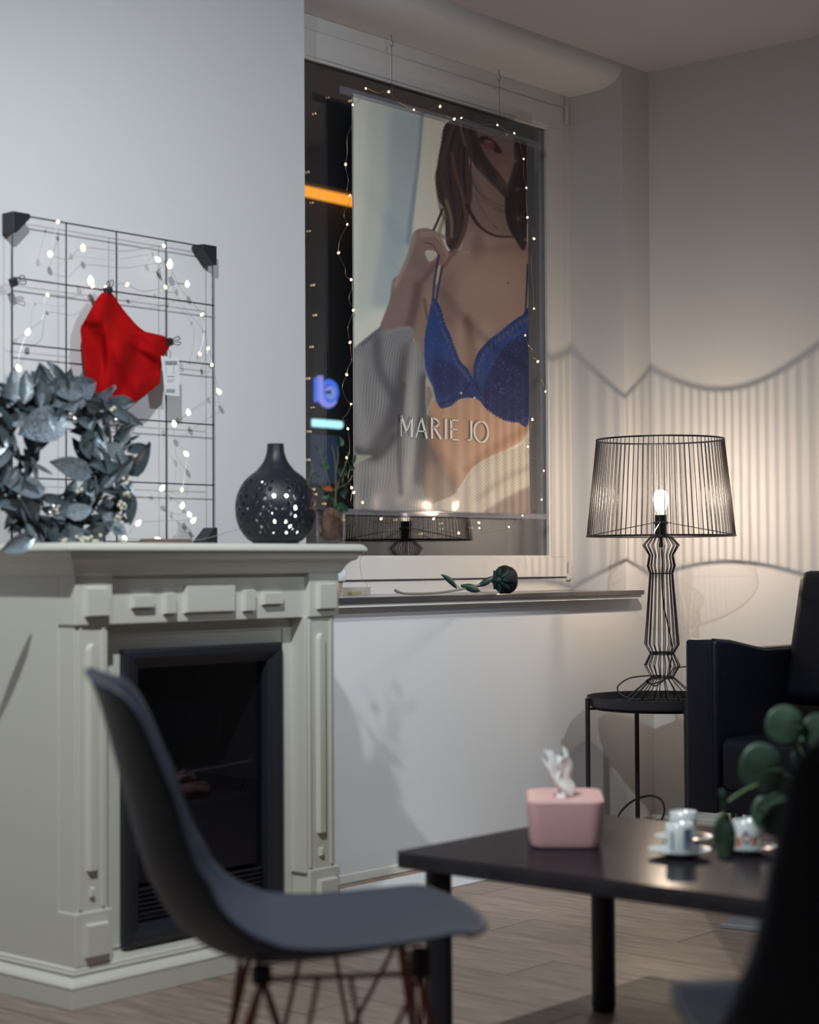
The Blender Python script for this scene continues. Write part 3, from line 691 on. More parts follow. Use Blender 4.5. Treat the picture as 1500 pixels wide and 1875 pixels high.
# ------------------------------------------------------------------ poster
YP = 4.104
def painted():
    X0_, Y0_, W_, H_ = 640, 158, 340, 796
    img = np.zeros((H_, W_, 3)); gx_, gy_ = np.meshgrid(np.arange(W_)+X0_+.5, np.arange(H_)+Y0_+.5)
    K = 3.947
    U = lambda L_: [(a/K+640, b_/K+160) for a, b_ in L_]
    D = lambda L_: [(a/K+640, b_/K+500) for a, b_ in L_]
    def cr_(pts, n_=6, closed=True):
        return [(p_.x, p_.y) for p_ in spline([(a, b_, 0) for a, b_ in pts], n_, closed)]
    def blur(m_, s):
        if s < .4: return m_
        r_ = int(s*3)+1; k = np.exp(-np.arange(-r_, r_+1)**2/(2*s*s)); k /= k.sum()
        for ax in (0, 1):
            pad = [(0, 0), (0, 0)]; pad[ax] = (r_, r_); pm_ = np.pad(m_, pad, mode='edge'); o_ = np.zeros_like(m_)
            for i, kv in enumerate(k): o_ += kv*(pm_[i:i+H_, :] if ax == 0 else pm_[:, i:i+W_])
            m_ = o_
        return m_
    def inside(poly):
        m_ = np.zeros((H_, W_), bool); n_ = len(poly)
        for i in range(n_):
            x1, y1 = poly[i]; x2, y2 = poly[(i+1) % n_]
            if y1 == y2: continue
            c_ = ((gy_ > min(y1, y2)) & (gy_ <= max(y1, y2)))
            m_ ^= c_ & (gx_ < (gy_-y1)*(x2-x1)/(y2-y1)+x1)
        return m_.astype(float)
    def comp(m_, col, a=1):
        nonlocal img
        m_ = np.clip(m_*a, 0, 1)[..., None]; img = img*(1-m_)+np.asarray(col, float)*m_
    def fill(pts, col, b_=.8, a=1, s=True):
        m_ = blur(inside(cr_(pts) if s else pts), b_); comp(m_, col, a); return m_
    def line(pts, wd, col, a=1, b_=.5, wd2=None):
        P_ = cr_(pts, 6, False); m_ = np.zeros((H_, W_)); n_ = len(P_)
        for i in range(n_-1):
            (x1, y1), (x2, y2) = P_[i], P_[i+1]; L2 = (x2-x1)**2+(y2-y1)**2+1e-9
            w_ = wd if wd2 is None else wd+(wd2-wd)*i/n_
            xa, xb = int(max(0, min(x1, x2)-w_-3-X0_)), int(min(W_, max(x1, x2)+w_+3-X0_)); ya, yb = int(max(0, min(y1, y2)-w_-3-Y0_)), int(min(H_, max(y1, y2)+w_+3-Y0_))
            if xa >= xb or ya >= yb: continue
            sx, sy = gx_[ya:yb, xa:xb], gy_[ya:yb, xa:xb]
            t = np.clip(((sx-x1)*(x2-x1)+(sy-y1)*(y2-y1))/L2, 0, 1)
            d = np.hypot(sx-x1-t*(x2-x1), sy-y1-t*(y2-y1))
            m_[ya:yb, xa:xb] = np.maximum(m_[ya:yb, xa:xb], np.clip(w_/2+.5-d, 0, 1))
        comp(blur(m_, b_), col, a)
    noise = blur(RNG.random((H_, W_)), 1.0); noise = (noise-.5)*6
    img[:] = (226, 229, 216)
    img -= ((gx_-640)/340*6)[..., None]
    fill(U([(150, 60), (330, 140), (250, 900), (140, 1600), (20, 1600), (120, 800)]), (198, 206, 200), 8, .7)
    e_ = U([(300, 130), (530, 190), (500, 520), (430, 1100), (400, 1250), (300, 1600), (150, 1600), (250, 900)])
    fill(e_, (172, 188, 194), 7, .9, False)
    line(U([(530, 190), (505, 500), (450, 900), (425, 1120)]), 9, (128, 148, 166), .8, 2.5)
    fill(U([(538, 190), (820, 240), (700, 900), (440, 1150), (470, 900), (512, 500)]), (224, 221, 206), 1, .9, False)
    # forearm behind, chest, neck, face
    skin, skd, skl = (150, 126, 118), (112, 88, 84), (172, 150, 138)
    fill(D([(430, 400), (480, 80), (600, 20), (640, 180), (600, 520), (550, 720), (470, 500)]), (146, 124, 114), 2)
    fill(U([(840, 560), (1130, 700), (1150, 960), (1215, 1085), (1290, 1130), (1290, 1700), (560, 1700), (640, 1330), (740, 1220), (820, 1120), (850, 900)]), skin, 1.2)
    fill(D([(640, -60), (1300, -60), (1300, 380), (1100, 440), (950, 600), (905, 780), (870, 780), (750, 640), (660, 420), (590, 200)]), skin, 1)
    fill(U([(860, 560), (1140, 760), (1150, 960), (1180, 1080), (950, 1020), (850, 980)]), (128, 106, 102), 6, .8)
    fill(U([(900, 1080), (960, 1060), (950, 1250), (890, 1230)]), (118, 96, 92), 5, .6)
    fill(U([(990, 1060), (1040, 1080), (1040, 1250), (990, 1250)]), skl, 5, .35)
    fill(U([(680, 1330), (760, 1300), (760, 1700), (620, 1700)]), skd, 8, .5)
    fill(U([(820, 1250), (1250, 1200), (1250, 1500), (850, 1560)]), skl, 20, .5)
    line(D([(850, 330), (880, 500), (892, 740)]), 14, (104, 76, 68), .75, 4)
    line(D([(800, 420), (860, 620)]), 24, skl, .35, 6); line(D([(1000, 380), (930, 560)]), 24, skl, .4, 6)
    line(D([(540, 190), (560, 330)]), 5, (96, 72, 68), .7, 1.5)
    fill(U([(840, 270), (1215, 330), (1215, 520), (1170, 660), (1120, 740), (1000, 640), (920, 480)]), (122, 98, 96), 1.2)
    fill(U([(1000, 560), (1170, 600), (1120, 740), (1010, 650)]), (140, 116, 110), 4, .7)
    fill(U([(925, 385), (960, 350), (1010, 362), (1060, 400), (1105, 470), (1060, 470), (1000, 425), (950, 408)]), (50, 34, 38), 1)
    fill(U([(960, 392), (1030, 385), (1050, 440), (1000, 450)]), (112, 72, 72), 1.5, .9)
    fill(U([(975, 385), (1015, 385), (1025, 400), (990, 398)]), (150, 128, 128), 1, .6)
    # hair
    h1, h2, h3 = (58, 44, 50), (88, 68, 66), (36, 28, 36)
    fill(U([(705, 255), (880, 262), (940, 420), (860, 500), (890, 720), (860, 930), (800, 1130), (745, 1180), (700, 1120), (690, 900), (640, 800), (622, 650), (640, 560), (660, 420)]), h1, 1)
    fill(U([(1200, 330), (1275, 340), (1278, 1130), (1190, 1085), (1135, 960), (1125, 820), (1150, 690), (1190, 540)]), h3, 1.2)
    fill(U([(820, 262), (880, 265), (990, 500), (1140, 700), (1135, 800), (1040, 700), (900, 560), (840, 420)]), h1, 1)
    for k in range(16):
        s = k/16
        line(U([(715+120*s, 270), (650+170*s, 560), (680+150*s, 800), (710+110*s, 1050)]), 1.6, h2 if k % 3 else h3, .6, .6)
    for k in range(7):
        s = k/7
        line(U([(830+40*s, 275), (930+40*s, 500), (1050+40*s, 660), (1130, 700+60*s)]), 1.4, h2 if k % 2 else h3, .55, .6)
    def strands(pts, n_, sx, wd=(1, 2.4), cols=(h1, h2, h3, (74, 54, 56), (108, 86, 78), (44, 32, 38)), a=(.35, .8)):
        for _ in range(n_):
            o_ = RNG.normal(0, 1); t_ = RNG.normal(0, .35)
            line(U([(p_[0]+sx[i]*(o_+t_*i/len(pts)), p_[1]+RNG.normal(0, 10)) for i, p_ in enumerate(pts)]), RNG.uniform(*wd), cols[RNG.integers(len(cols))], RNG.uniform(*a), .7, .6)
    strands([(790, 265), (740, 420), (720, 600), (745, 800), (765, 1000), (740, 1130)], 70, (30, 36, 42, 36, 34, 20))
    strands([(840, 270), (850, 460), (850, 640), (855, 800), (820, 1000), (770, 1170)], 34, (14, 22, 24, 18, 16, 12))
    strands([(860, 280), (930, 470), (1020, 640), (1120, 750)], 40, (16, 24, 26, 20))
    strands([(1250, 340), (1230, 560), (1200, 760), (1210, 940), (1240, 1090)], 50, (14, 20, 26, 24, 16), cols=(h3, (48, 36, 44), (28, 24, 32), (62, 44, 50)))
    strands([(880, 620), (960, 780), (1060, 860), (1120, 900)], 8, (16, 16, 16, 10), wd=(.6, 1.1), a=(.25, .6))
    strands([(700, 560), (640, 700), (655, 860), (690, 960)], 10, (10, 8, 8, 8), wd=(.6, 1.2), a=(.3, .7))
    line(U([(740, 480), (770, 620), (820, 780), (845, 930), (830, 1050), (780, 1150), (720, 1200)]), 7, (92, 72, 68), 1, 1)
    line(U([(850, 850), (890, 930), (950, 1010), (1050, 1070), (1180, 1080)]), 7, (58, 38, 42), 1, .8, 2)
    line(U([(700, 820), (735, 950), (740, 1080)]), 6, (142, 120, 98), .8, 1.5)
    line(U([(690, 930), (650, 1050), (700, 1090)]), 7, (128, 108, 90), .7, 1.5)
    line(U([(672, 880), (640, 960), (605, 1035)]), 4, (60, 42, 46), 1, .6)
    line(U([(800, 265), (815, 330), (835, 420)]), 4, (120, 118, 128), .7, 1)
    for L_ in ([(880, 640), (960, 780), (1115, 860)], [(905, 760), (960, 880), (1070, 1030)], [(640, 560), (618, 660), (650, 780)], [(640, 700), (655, 880), (690, 950)]):
        line(U(L_), .8, (70, 48, 48), .8, .4)
    # soft modelling of face, neck and chest
    line(U([(1150, 380), (1160, 560), (1110, 700)]), 26, (150, 124, 116), .35, 6)
    line(U([(930, 600), (1000, 760), (1030, 960)]), 20, (150, 126, 118), .35, 7)
    line(U([(870, 1120), (1000, 1180), (1150, 1150), (1270, 1180)]), 12, (112, 88, 84), .35, 5)
    line(U([(880, 1090), (820, 1190), (700, 1320)]), 16, (170, 148, 136), .3, 6)
    # hand and forearm
    fill(U([(455, 1060), (520, 1020), (600, 1030), (655, 1070), (690, 1160), (735, 1215), (700, 1310), (660, 1280), (610, 1330), (540, 1400), (495, 1430), (470, 1560), (430, 1750), (230, 1790), (300, 1600), (335, 1410), (420, 1200)]), (140, 118, 114), 1)
    fill(D([(330, 30), (505, 60), (440, 390), (215, 460), (290, 200)]), (138, 116, 112), 1)
    line(D([(495, 90), (470, 240), (430, 390)]), 16, (92, 72, 72), .7, 4)
    line(U([(470, 1060), (420, 1220), (330, 1430)]), 8, (186, 176, 166), .6, 2.5)
    fill(U([(545, 1188), (590, 1176), (640, 1205), (610, 1245), (570, 1255)]), (196, 192, 176), .8)
    line(U([(520, 1060), (620, 1075), (680, 1180), (705, 1275)]), 12, (158, 134, 124), 1, 1)
    line(U([(560, 1100), (615, 1120), (655, 1210), (668, 1270)]), 9, (142, 114, 106), 1, .9)
    line(U([(540, 1122), (600, 1140), (650, 1230)]), 1.6, (84, 60, 60), .9, .6); line(U([(600, 1075), (655, 1130), (690, 1230)]), 1.4, (96, 72, 70), .8, .6)
    line(U([(765, 1185), (720, 1240), (690, 1290)]), 8, (130, 98, 92), 1, 1)
    line(U([(640, 1240), (590, 1320), (510, 1420)]), 9, (104, 80, 80), .6, 2.5)
    for L_ in ([(645, 1210), (612, 1400), (600, 1600), (600, 1720)], [(672, 1290), (640, 1450), (618, 1600), (604, 1720)]): line(U(L_), 3, (42, 54, 92), 1, .5)
    line(U([(650, 1290), (628, 1420)]), 2.4, (206, 206, 196), .9, .6)
    line(D([(1287, -60), (1280, 120), (1270, 320)]), 3.2, (36, 46, 84), 1, .5)
    for p_ in ((800, 1170), (860, 1190)): fill(U([(p_[0]-8, p_[1]), (p_[0], p_[1]-6), (p_[0]+8, p_[1]), (p_[0], p_[1]+6)]), (200, 196, 200), 1, .5)
    line(U([(780, 1175), (830, 1188), (870, 1190)]), 1, (180, 176, 180), .5, .8)
    fill(D([(1142, 72), (1149, 68), (1156, 74), (1149, 80)]), (80, 50, 50), .5)
    # belly
    by = fill(D([(575, 960), (640, 900), (900, 860), (1100, 1000), (1310, 1000), (1310, 1160), (1100, 1300), (900, 1400), (780, 1560), (720, 1490), (640, 1380), (580, 1260), (560, 1080)]), (184, 148, 126), 1)
    line(D([(580, 1080), (600, 1260), (760, 1520)]), 22, (116, 86, 74), .6, 6)
    line(D([(1290, 1120), (1050, 1270), (850, 1420)]), 14, (128, 96, 80), .5, 5)
    line(D([(860, 980), (840, 1150), (820, 1400)]), 20, (184, 150, 126), .45, 8)
    fill(D([(510, 1180), (590, 1240), (660, 1400), (770, 1560), (740, 1740), (500, 1740)]), (98, 82, 80), 3)
    fill(D([(540, 1400), (640, 1390), (720, 1500), (770, 1600), (700, 1720), (520, 1700)]), (146, 126, 112), 6, .7)
    # cardigan
    def knit(m_, ang, per, k=13):
        t = (gx_*math.cos(ang)+gy_*math.sin(ang)+3*np.sin(gy_/23+gx_/31))/per
        return (m_*np.sin(t*2*PI)*k)[..., None]
    sl_ = D([(0, 590), (60, 520), (235, 385), (262, 420), (430, 388), (470, 430), (462, 490), (530, 600), (552, 720), (556, 900), (576, 1000), (550, 1150), (530, 1300), (520, 1500), (530, 1760), (-30, 1760), (-30, 620)])
    m_ = fill(sl_, (132, 133, 137), 1)
    img += knit(m_, .16, 5.2, 15)
    for L_, wd, c_, a in (([(200, 470), (220, 700), (330, 900)], 16, (84, 85, 92), .8), ([(440, 560), (380, 800), (300, 1080), (180, 1300)], 26, (66, 68, 76), .85), ([(470, 540), (440, 900), (450, 1300), (360, 1650)], 20, (176, 176, 174), .75),
                       ([(540, 760), (530, 1100), (500, 1500)], 16, (74, 75, 82), .85), ([(60, 620), (60, 900), (110, 1200)], 20, (160, 160, 160), .6), ([(330, 1180), (200, 1320), (40, 1280)], 14, (62, 64, 74), .8), ([(330, 1420), (300, 1600), (120, 1680)], 20, (160, 158, 156), .5), ([(390, 800), (360, 1200), (370, 1600)], 8, (66, 68, 80), .6), ([(240, 1420), (100, 1440), (10, 1400)], 18, (150, 150, 152), .5), ([(270, 420), (430, 392)], 6, (150, 150, 154), .6), ([(90, 520), (235, 400)], 6, (96, 98, 106), .8)):
        line(D(L_), wd, c_, a, wd*.28)
    fill(D([(0, 1260), (60, 1310), (170, 1320), (90, 1360), (0, 1400)]), (170, 168, 160), 1.5, .9)
    fill(D([(554, 755), (590, 800), (625, 895), (590, 935), (562, 1030), (548, 900)]), (178, 174, 160), .8)
    fill(D([(560, 820), (600, 880), (575, 960), (556, 1000)]), (128, 116, 106), 1, .8)
    sr_ = D([(1320, 1120), (1240, 1240), (1050, 1310), (900, 1400), (770, 1590), (600, 1670), (550, 1760), (1330, 1760)])
    m_ = fill(sr_, (184, 176, 166), 1)
    img += knit(m_, 2.2, 4.6, 14)
    fill(D([(1010, 1700), (1180, 1600), (1330, 1550), (1330, 1760), (980, 1760)]), (122, 106, 102), 3, .8)
    line(D([(1280, 1180), (1150, 1330), (900, 1480), (780, 1640)]), 10, (196, 188, 176), .5, 4)
    line(D([(1300, 1400), (1100, 1500), (920, 1640)]), 8, (132, 122, 116), .6, 4)
    # bra
    b1, b2, b3 = (38, 66, 128), (28, 36, 84), (30, 50, 106)
    m1 = fill(D([(604, 180), (648, 250), (690, 390), (720, 450), (760, 560), (800, 650), (850, 700), (885, 765), (850, 800), (800, 880), (730, 955), (665, 972), (628, 930), (600, 820), (552, 700), (540, 500), (572, 300)]), b1, .7)
    fill(D([(600, 620), (740, 660), (830, 760), (760, 870), (660, 900), (600, 780)]), b2, 5, .75)
    m2_ = fill(D([(905, 760), (912, 660), (945, 570), (1020, 490), (1090, 440), (1170, 370), (1240, 320), (1300, 305), (1300, 1045), (1210, 1075), (1110, 1055), (1000, 985), (935, 905), (885, 800)]), b2, .7)
    fill(D([(912, 660), (1020, 490), (1170, 370), (1290, 310), (1290, 430), (1150, 520), (1040, 680), (960, 830), (905, 790)]), b1, 3, .85)
    line(D([(1290, 430), (1170, 500), (1060, 640), (1000, 800)]), 3, (24, 34, 78), .7, 1.2)
    fill(D([(840, 750), (880, 770), (925, 770), (985, 930), (895, 900), (800, 905), (690, 972), (640, 940), (760, 880)]), b3, .8)
    line(D([(880, 775), (830, 850), (760, 910), (650, 945)]), 2.2, (22, 32, 74), .9, .6); line(D([(900, 780), (960, 880), (1060, 970), (1200, 1020)]), 2.2, (22, 28, 64), .9, .6)
    ed1 = cr_(D([(604, 190), (648, 250), (690, 390), (720, 450), (760, 560), (800, 650), (850, 700), (885, 765)]), 5, False)
    ed2 = cr_(D([(905, 760), (912, 660), (945, 570), (1020, 490), (1090, 440), (1170, 370), (1240, 320), (1290, 305)]), 5, False)
    ed3 = cr_(D([(665, 972), (730, 955), (800, 905), (895, 898), (940, 910), (1000, 985), (1110, 1055), (1210, 1075), (1290, 1045)]), 5, False)
    for ed, r_ in ((ed1, 2.6), (ed2, 2.8), (ed3, 1.8)):
        for i in range(0, len(ed)): a, b_ = ed[i]; comp(np.clip(r_+.5-np.hypot(gx_-a, gy_-b_), 0, 1), (32, 56, 114))
    # see-through lace near the edge and shiny threads
    mm = np.clip(m1+m2_, 0, 1)
    lace = np.zeros((H_, W_))
    for ed in (ed1, ed2):
        for i in range(2, len(ed)-1, 2):
            a, b_ = ed[i]; ox = -5 if ed is ed1 else 6
            lace = np.maximum(lace, np.clip(3.0-np.hypot((gx_-a-ox), (gy_-b_-5)*.55), 0, 1))
    comp(lace*mm, (104, 92, 118), .55)
    th = np.clip(noise-.55, 0, 1)*2.5
    comp(np.clip(th, 0, 1)*mm*np.clip((gx_-778)/10, 0, 1), (58, 98, 168), .55)
    for a, b_ in ((807, 868), (905, 902)):
        px_, py_ = a/K+640, b_/K+500; comp(np.clip(2.6-np.hypot(gx_-px_, gy_-py_), 0, 1), (206, 206, 196))
    img += noise[..., None]*1.2
    return np.clip(img, 0, 255), X0_, Y0_
img, ix0, iy0 = painted()
PX0, PX1, PZ0, PZ1 = 4.417, 5.372, 1.176, 2.573
NUp, NVp = 330, 760
uu, vv = np.meshgrid(np.linspace(0, 1, NUp+1), np.linspace(0, 1, NVp+1))
Xs, Zs = PX0+(PX1-PX0)*uu, PZ0+(PZ1-PZ0)*vv
wav = .6*(.0022*np.sin(uu*9+vv*2)*np.sin(vv*3.1)+.0030*np.exp(-((vv-.03)/.05)**2)*np.sin(uu*34+3*np.sin(uu*9)))
Ys = YP+wav
D_ = np.stack([Xs-CP.x, Ys*0+YP-CP.y, Zs-CP.z], -1)
kk = D_ @ np.array(cf); pxx = 750+FPX*(D_ @ np.array(cr))/kk-ix0; pyy = 937.5-FPX*(D_ @ np.array(cu))/kk-iy0
pxx = np.clip(pxx-.5, 0, img.shape[1]-1.001); pyy = np.clip(pyy-.5, 0, img.shape[0]-1.001)
xi, yi = pxx.astype(int), pyy.astype(int); fx, fy = (pxx-xi)[..., None], (pyy-yi)[..., None]
cc = (img[yi, xi]*(1-fx)+img[yi, xi+1]*fx)*(1-fy)+(img[yi+1, xi]*(1-fx)+img[yi+1, xi+1]*fx)*fy
s_ = cc/255; linc = np.where(s_ <= .04045, s_/12.92, ((s_+.055)/1.055)**2.4)
po = thing('hanging_poster', 'large hanging poster of a woman in a blue bra, before the window', 'poster', ((PX0+PX1)/2, YP, PZ0))
me = bpy.data.meshes.new('printed_sheet')
vtx = np.stack([Xs-(PX0+PX1)/2, Ys-YP, Zs-PZ0], -1).reshape(-1, 3)
I = np.arange((NUp+1)*(NVp+1)).reshape(NVp+1, NUp+1)
quads = np.stack([I[:-1, :-1], I[:-1, 1:], I[1:, 1:], I[1:, :-1]], -1).reshape(-1, 4)
me.vertices.add(len(vtx)); me.vertices.foreach_set('co', vtx.ravel())
me.loops.add(quads.size); me.loops.foreach_set('vertex_index', quads.ravel())
me.polygons.add(len(quads)); me.polygons.foreach_set('loop_start', np.arange(0, quads.size, 4)); me.polygons.foreach_set('loop_total', np.full(len(quads), 4))
me.update(); me.validate()
ca = me.color_attributes.new('print', 'FLOAT_COLOR', 'POINT')
ca.data.foreach_set('color', np.concatenate([linc.reshape(-1, 3), np.ones((linc.size//3, 1))], 1).ravel())
me.polygons.foreach_set('use_smooth', [True]*len(me.polygons))
pmat = mat('printed_film', (.5, .5, .5), .5, coat=.08); b_ = pmat.node_tree.nodes['Principled BSDF']
an = pmat.node_tree.nodes.new('ShaderNodeAttribute'); an.attribute_name = 'print'; pmat.node_tree.links.new(an.outputs['Color'], b_.inputs['Base Color'])
b_.inputs['Coat Roughness'].default_value = .12
me.materials.append(pmat)
so = bpy.data.objects.new('printed_sheet', me); C.objects.link(so); so.parent = po
obj('backing', MB().box(PX0, PX1, YP+.006, YP+.007, PZ0, PZ1), mat('poster_back', (.5, .5, .5), .8), po)
# clear rails at top and bottom
obj('top_rail', MB().box(4.355, 5.462, YP-.004, YP+.006, 2.560, 2.586), M['rail'], po, bevel=.002)
obj('bottom_rail', MB().box(4.36, 5.475, YP-.006, YP+.010, 1.160, 1.180), M['rail'], po, bevel=.002)
# lettering MARIE JO, thin humanist capitals
lt = MB()
def stroke2(x0, z0, x1, z1, w_, box_):
    X_, Z_, wx, hz, sh = box_
    a = Vector((X_+x0*wx, Z_+z0*hz+sh*(X_+x0*wx))); b2_ = Vector((X_+x1*wx, Z_+z1*hz+sh*(X_+x1*wx)))
    d = (b2_-a).normalized(); n_ = Vector((-d.y, d.x))*w_/2
    f_ = [a+n_, a-n_, b2_-n_, b2_+n_]
    lt.add([(p_.x, YP-.0062, p_.y) for p_ in f_]+[(p_.x, YP-.0055, p_.y) for p_ in f_], [(0, 1, 2, 3), (4, 7, 6, 5), (0, 4, 5, 1), (1, 5, 6, 2), (2, 6, 7, 3), (3, 7, 4, 0)])
def arc2(cx, cz, rx, rz, a0, a1, w0, w1, box_, n_=16):
    for i in range(n_):
        t0, t1 = math.radians(a0+(a1-a0)*i/n_), math.radians(a0+(a1-a0)*(i+1.15)/n_)
        ww = w0+(w1-w0)*abs(math.cos((t0+t1)/2))
        stroke2(cx+rx*math.cos(t0), cz+rz*math.sin(t0), cx+rx*math.cos(t1), cz+rz*math.sin(t1), ww, box_)
def lb_(cx0, cx1, cyt, cyb):
    k = 3.947; a = on(cx0/k+640, cyb/k+500, 1, YP); b2_ = on(cx1/k+640, cyb/k+500, 1, YP); t_ = on(cx0/k+640, cyt/k+500, 1, YP)
    return (a.x, a.z, b2_.x-a.x, t_.z-a.z, 0)
T, t = .0105, .0048
wp = mat('white_print', (.80, .80, .76), .6)
def letter(ch_):
    global lt
    obj('letter', lt, wp, po)['label'] = 'white printed letter '+ch_; lt = MB()
g_ = lb_(356, 450, 1032, 1180); stroke2(.10, 0, .10, 1, t, g_); stroke2(.10, 1, .52, .22, T, g_); stroke2(.52, .22, .92, 1, t, g_); stroke2(.92, 0, .92, 1, T, g_); letter('M')
g_ = lb_(470, 556, 1045, 1190); stroke2(0.02, 0, .48, 1, t, g_); stroke2(.48, 1, .94, 0, T, g_); stroke2(.20, .34, .78, .34, t, g_); letter('A')
g_ = lb_(582, 656, 1045, 1196); stroke2(.08, 0, .08, 1, T, g_); arc2(.12, .755, .60, .215, 90, -90, t, T, g_); stroke2(.30, .53, .95, 0, T, g_); letter('R')
g_ = lb_(676, 700, 1055, 1200); stroke2(.5, 0, .5, 1, T, g_); letter('I')
g_ = lb_(722, 782, 1058, 1206); stroke2(.08, 0, .08, 1, T, g_); stroke2(.05, .975, .95, .975, t, g_); stroke2(.05, .52, .85, .52, t, g_); stroke2(.05, .025, 1, .025, t, g_); letter('E')
g_ = lb_(838, 880, 1066, 1212); stroke2(.82, 1, .82, .20, T, g_); arc2(.30, .20, .52, .17, 0, -110, t, T, g_); letter('J')
g_ = lb_(890, 998, 1068, 1220); arc2(.5, .5, .46, .49, 0, 360, t, T, g_, 32); letter('O')

# hooks in the bulkhead with threads
for px, py, tx, ty, lab in ((717, 62, 712, 175, 'small steel hook with a thread holding the poster, the left one'), (914, 124, 921, 238, 'small steel hook with a thread holding the poster, the right one')):
    p_ = on(px, py, 1, YP); p_.z = 2.812
    h = thing('ceiling_hook', lab, 'hook', p_)
    k = [(0, 0, 0), (0, 0, -.016), (.006, 0, -.024), (.007, 0, -.034), (0, 0, -.040), (-.007, 0, -.034)]
    obj('hook', MB().tube(spline(k, 4), .0016, 6), M['hook'], h, world=False)
    obj('thread', MB().tube([Vector((0, 0, -.039)), Vector((0, -.002, 2.592-2.812))], .0009, 5), M['thread'], h, world=False)

# fairy lights round the poster in the window
b0 = bulb_mesh('bulb', .0048, M['bulbsoft'], 1.1); b1_ = bulb_mesh('bulb', .0034, M['bulbwarm'], 1.1)
WBM = [b1_, bulb_mesh('bulb', .0044, M['bulbwarm'], 1.1), b0]
runs = [[(646, 192, 0), (670, 162, 0), (712, 168, 1), (758, 201, 0), (806, 195, 1), (832, 218, 1), (845, 216, 0), (911, 229, 0), (942, 244, 0), (952, 262, None), (959, 291, 0), (964, 344, 0), (966, 398, 1), (978, 437, 1), (974, 500, None), (978, 565, 0), (970, 590, None), (962, 614, 0), (975, 640, None), (985, 662, 1), (999, 717, 0), (990, 745, None), (975, 768, 1), (967, 818, 0), (982, 840, None), (996, 862, 0), (992, 915, 0), (957, 944, 0), (932, 965, 0), (915, 970, None), (878, 967, 0), (877, 957, 1), (860, 948, None), (840, 976, 1), (830, 934, 0), (815, 938, None), (794, 950, 1), (770, 955, None), (740, 948, None), (716, 938, None), (698, 950, 1), (664, 920, 1), (648, 902, 1), (644, 893, 1)],
        [(646, 192, None), (636, 250, None), (633, 301, 2), (638, 330, None), (641, 358, 0), (632, 385, None), (636, 411, 0), (622, 440, None), (620, 463, 2), (632, 490, None), (643, 512, 1), (640, 540, None), (647, 568, 1), (637, 600, None), (641, 627, 1), (644, 660, None), (635, 686, 1), (628, 715, None), (643, 740, 0), (628, 765, None), (637, 785, 1), (640, 810, None), (635, 838, 1), (638, 870, None), (645, 893, None), (643, 920, None), (652, 945, None), (648, 970, None), (660, 990, None), (668, 1008, None), (660, 1040, None), (672, 1070, None), (670, 1082, None)]]
lights('fairy_lights', 'string of small copper wire lights around the poster in the window', 'fairy lights', runs, lambda a, b_: YP-.022, .006, WBM, M['copperwire'], base=Vector((4.9, YP, .9)), wr=.0008, jit=.012)

# ------------------------------------------------------------------ window sill things
SZ = .8925
YR_ = 3.905
def rp(px, py, yy=YR_):
    p_ = on(px, py, 1, yy); return p_
rs = thing('rose', 'black artificial rose with a dark green stem lying on the window sill', 'flower', (rp(830, 1080).x, YR_, SZ))
st = [rp(724, 1081), rp(738, 1086), rp(760, 1087), rp(795, 1086), rp(820, 1083), rp(850, 1078), rp(878, 1071), rp(895, 1068)]
for p_ in st: p_.z = max(p_.z, SZ+.004)
obj('stem', MB().tube(spline(st, 5), [.0052 if i < 3 else .0040 for i in range(36)], 7), M['rosestem'], rs, smooth=True)
bc = rp(920, 1068); bc.z = max(bc.z, SZ+.046)
dirx = Vector((.97, .15, 0)).normalized()
R0 = dirx.to_track_quat('Z', 'Y').to_matrix().to_4x4()
ptl = 0
for ringn, (cnt, rad, hh) in enumerate(((5, .043, .046), (5, .034, .050), (4, .024, .050), (3, .013, .048))):
    for k in range(cnt):
        a0 = 2*PI*k/cnt+ringn*.6
        def pf(u, v, a0=a0, rad=rad, hh=hh, cnt=cnt):
            a = a0+(u-.5)*2*PI/cnt*1.5; r_ = rad*(math.sin(min(1, v*1.15)*PI/2)**.6)*(1+.08*math.cos((u-.5)*PI))*(1+.10*max(0, v-.8)*5)
            z_ = (v-.5)*hh-(abs(u-.5)*2)**3*.010*v
            return bc + R0.to_3x3() @ Vector((r_*math.cos(a), r_*math.sin(a), z_))
        obj('petal', MB().grid(pf, 8, 8), M['rosebk'], rs, smooth=True, solid=.0012)
for k in range(8):
    a = 2*PI*k/8
    def sf(u, v, a=a, k=k):
        w_ = math.sin(PI*min(.98, v*.9+.08))*.0085; r_ = .012+.034*v**.8; z_ = -.028+.040*v*(1 if k % 2 else .5)-.016*v*v
        p_ = Vector((r_*math.cos(a)-(u-.5)*2*w_*math.sin(a), r_*math.sin(a)+(u-.5)*2*w_*math.cos(a), z_))
        q_ = bc + R0.to_3x3() @ p_; q_.z = max(q_.z, SZ+.001); return q_
    obj('sepal', MB().grid(sf, 3, 6), M['rosegr'], rs, smooth=True, solid=.001)
obj('sepal_cup', MB().sphere(bc-dirx*.022, .013, 10, 8, (1.3, 1, 1)), M['rosegr'], rs, smooth=True)
def rleaf(a, b2_, w_, yy=YR_, curl=.010):
    A, B_ = rp(*a, yy), rp(*b2_, yy); d = B_-A; up_ = Vector((0, -.5, .85))
    nrm = d.cross(up_).normalized(); s_ = d.normalized().cross(Vector((0, 1, 0))).normalized()
    def lf(u, v):
        q_ = A+d*v+s_*((u-.5)*2*w_*math.sin(PI*min(.97, v*.9+.05)))+Vector((0, -curl*math.sin(PI*v)+.010*abs(u-.5), 0)); q_.z = max(q_.z, SZ+.0015); return q_
    obj('leaf', MB().grid(lf, 4, 8), M['rosegr'], rs, smooth=True, solid=.0008)
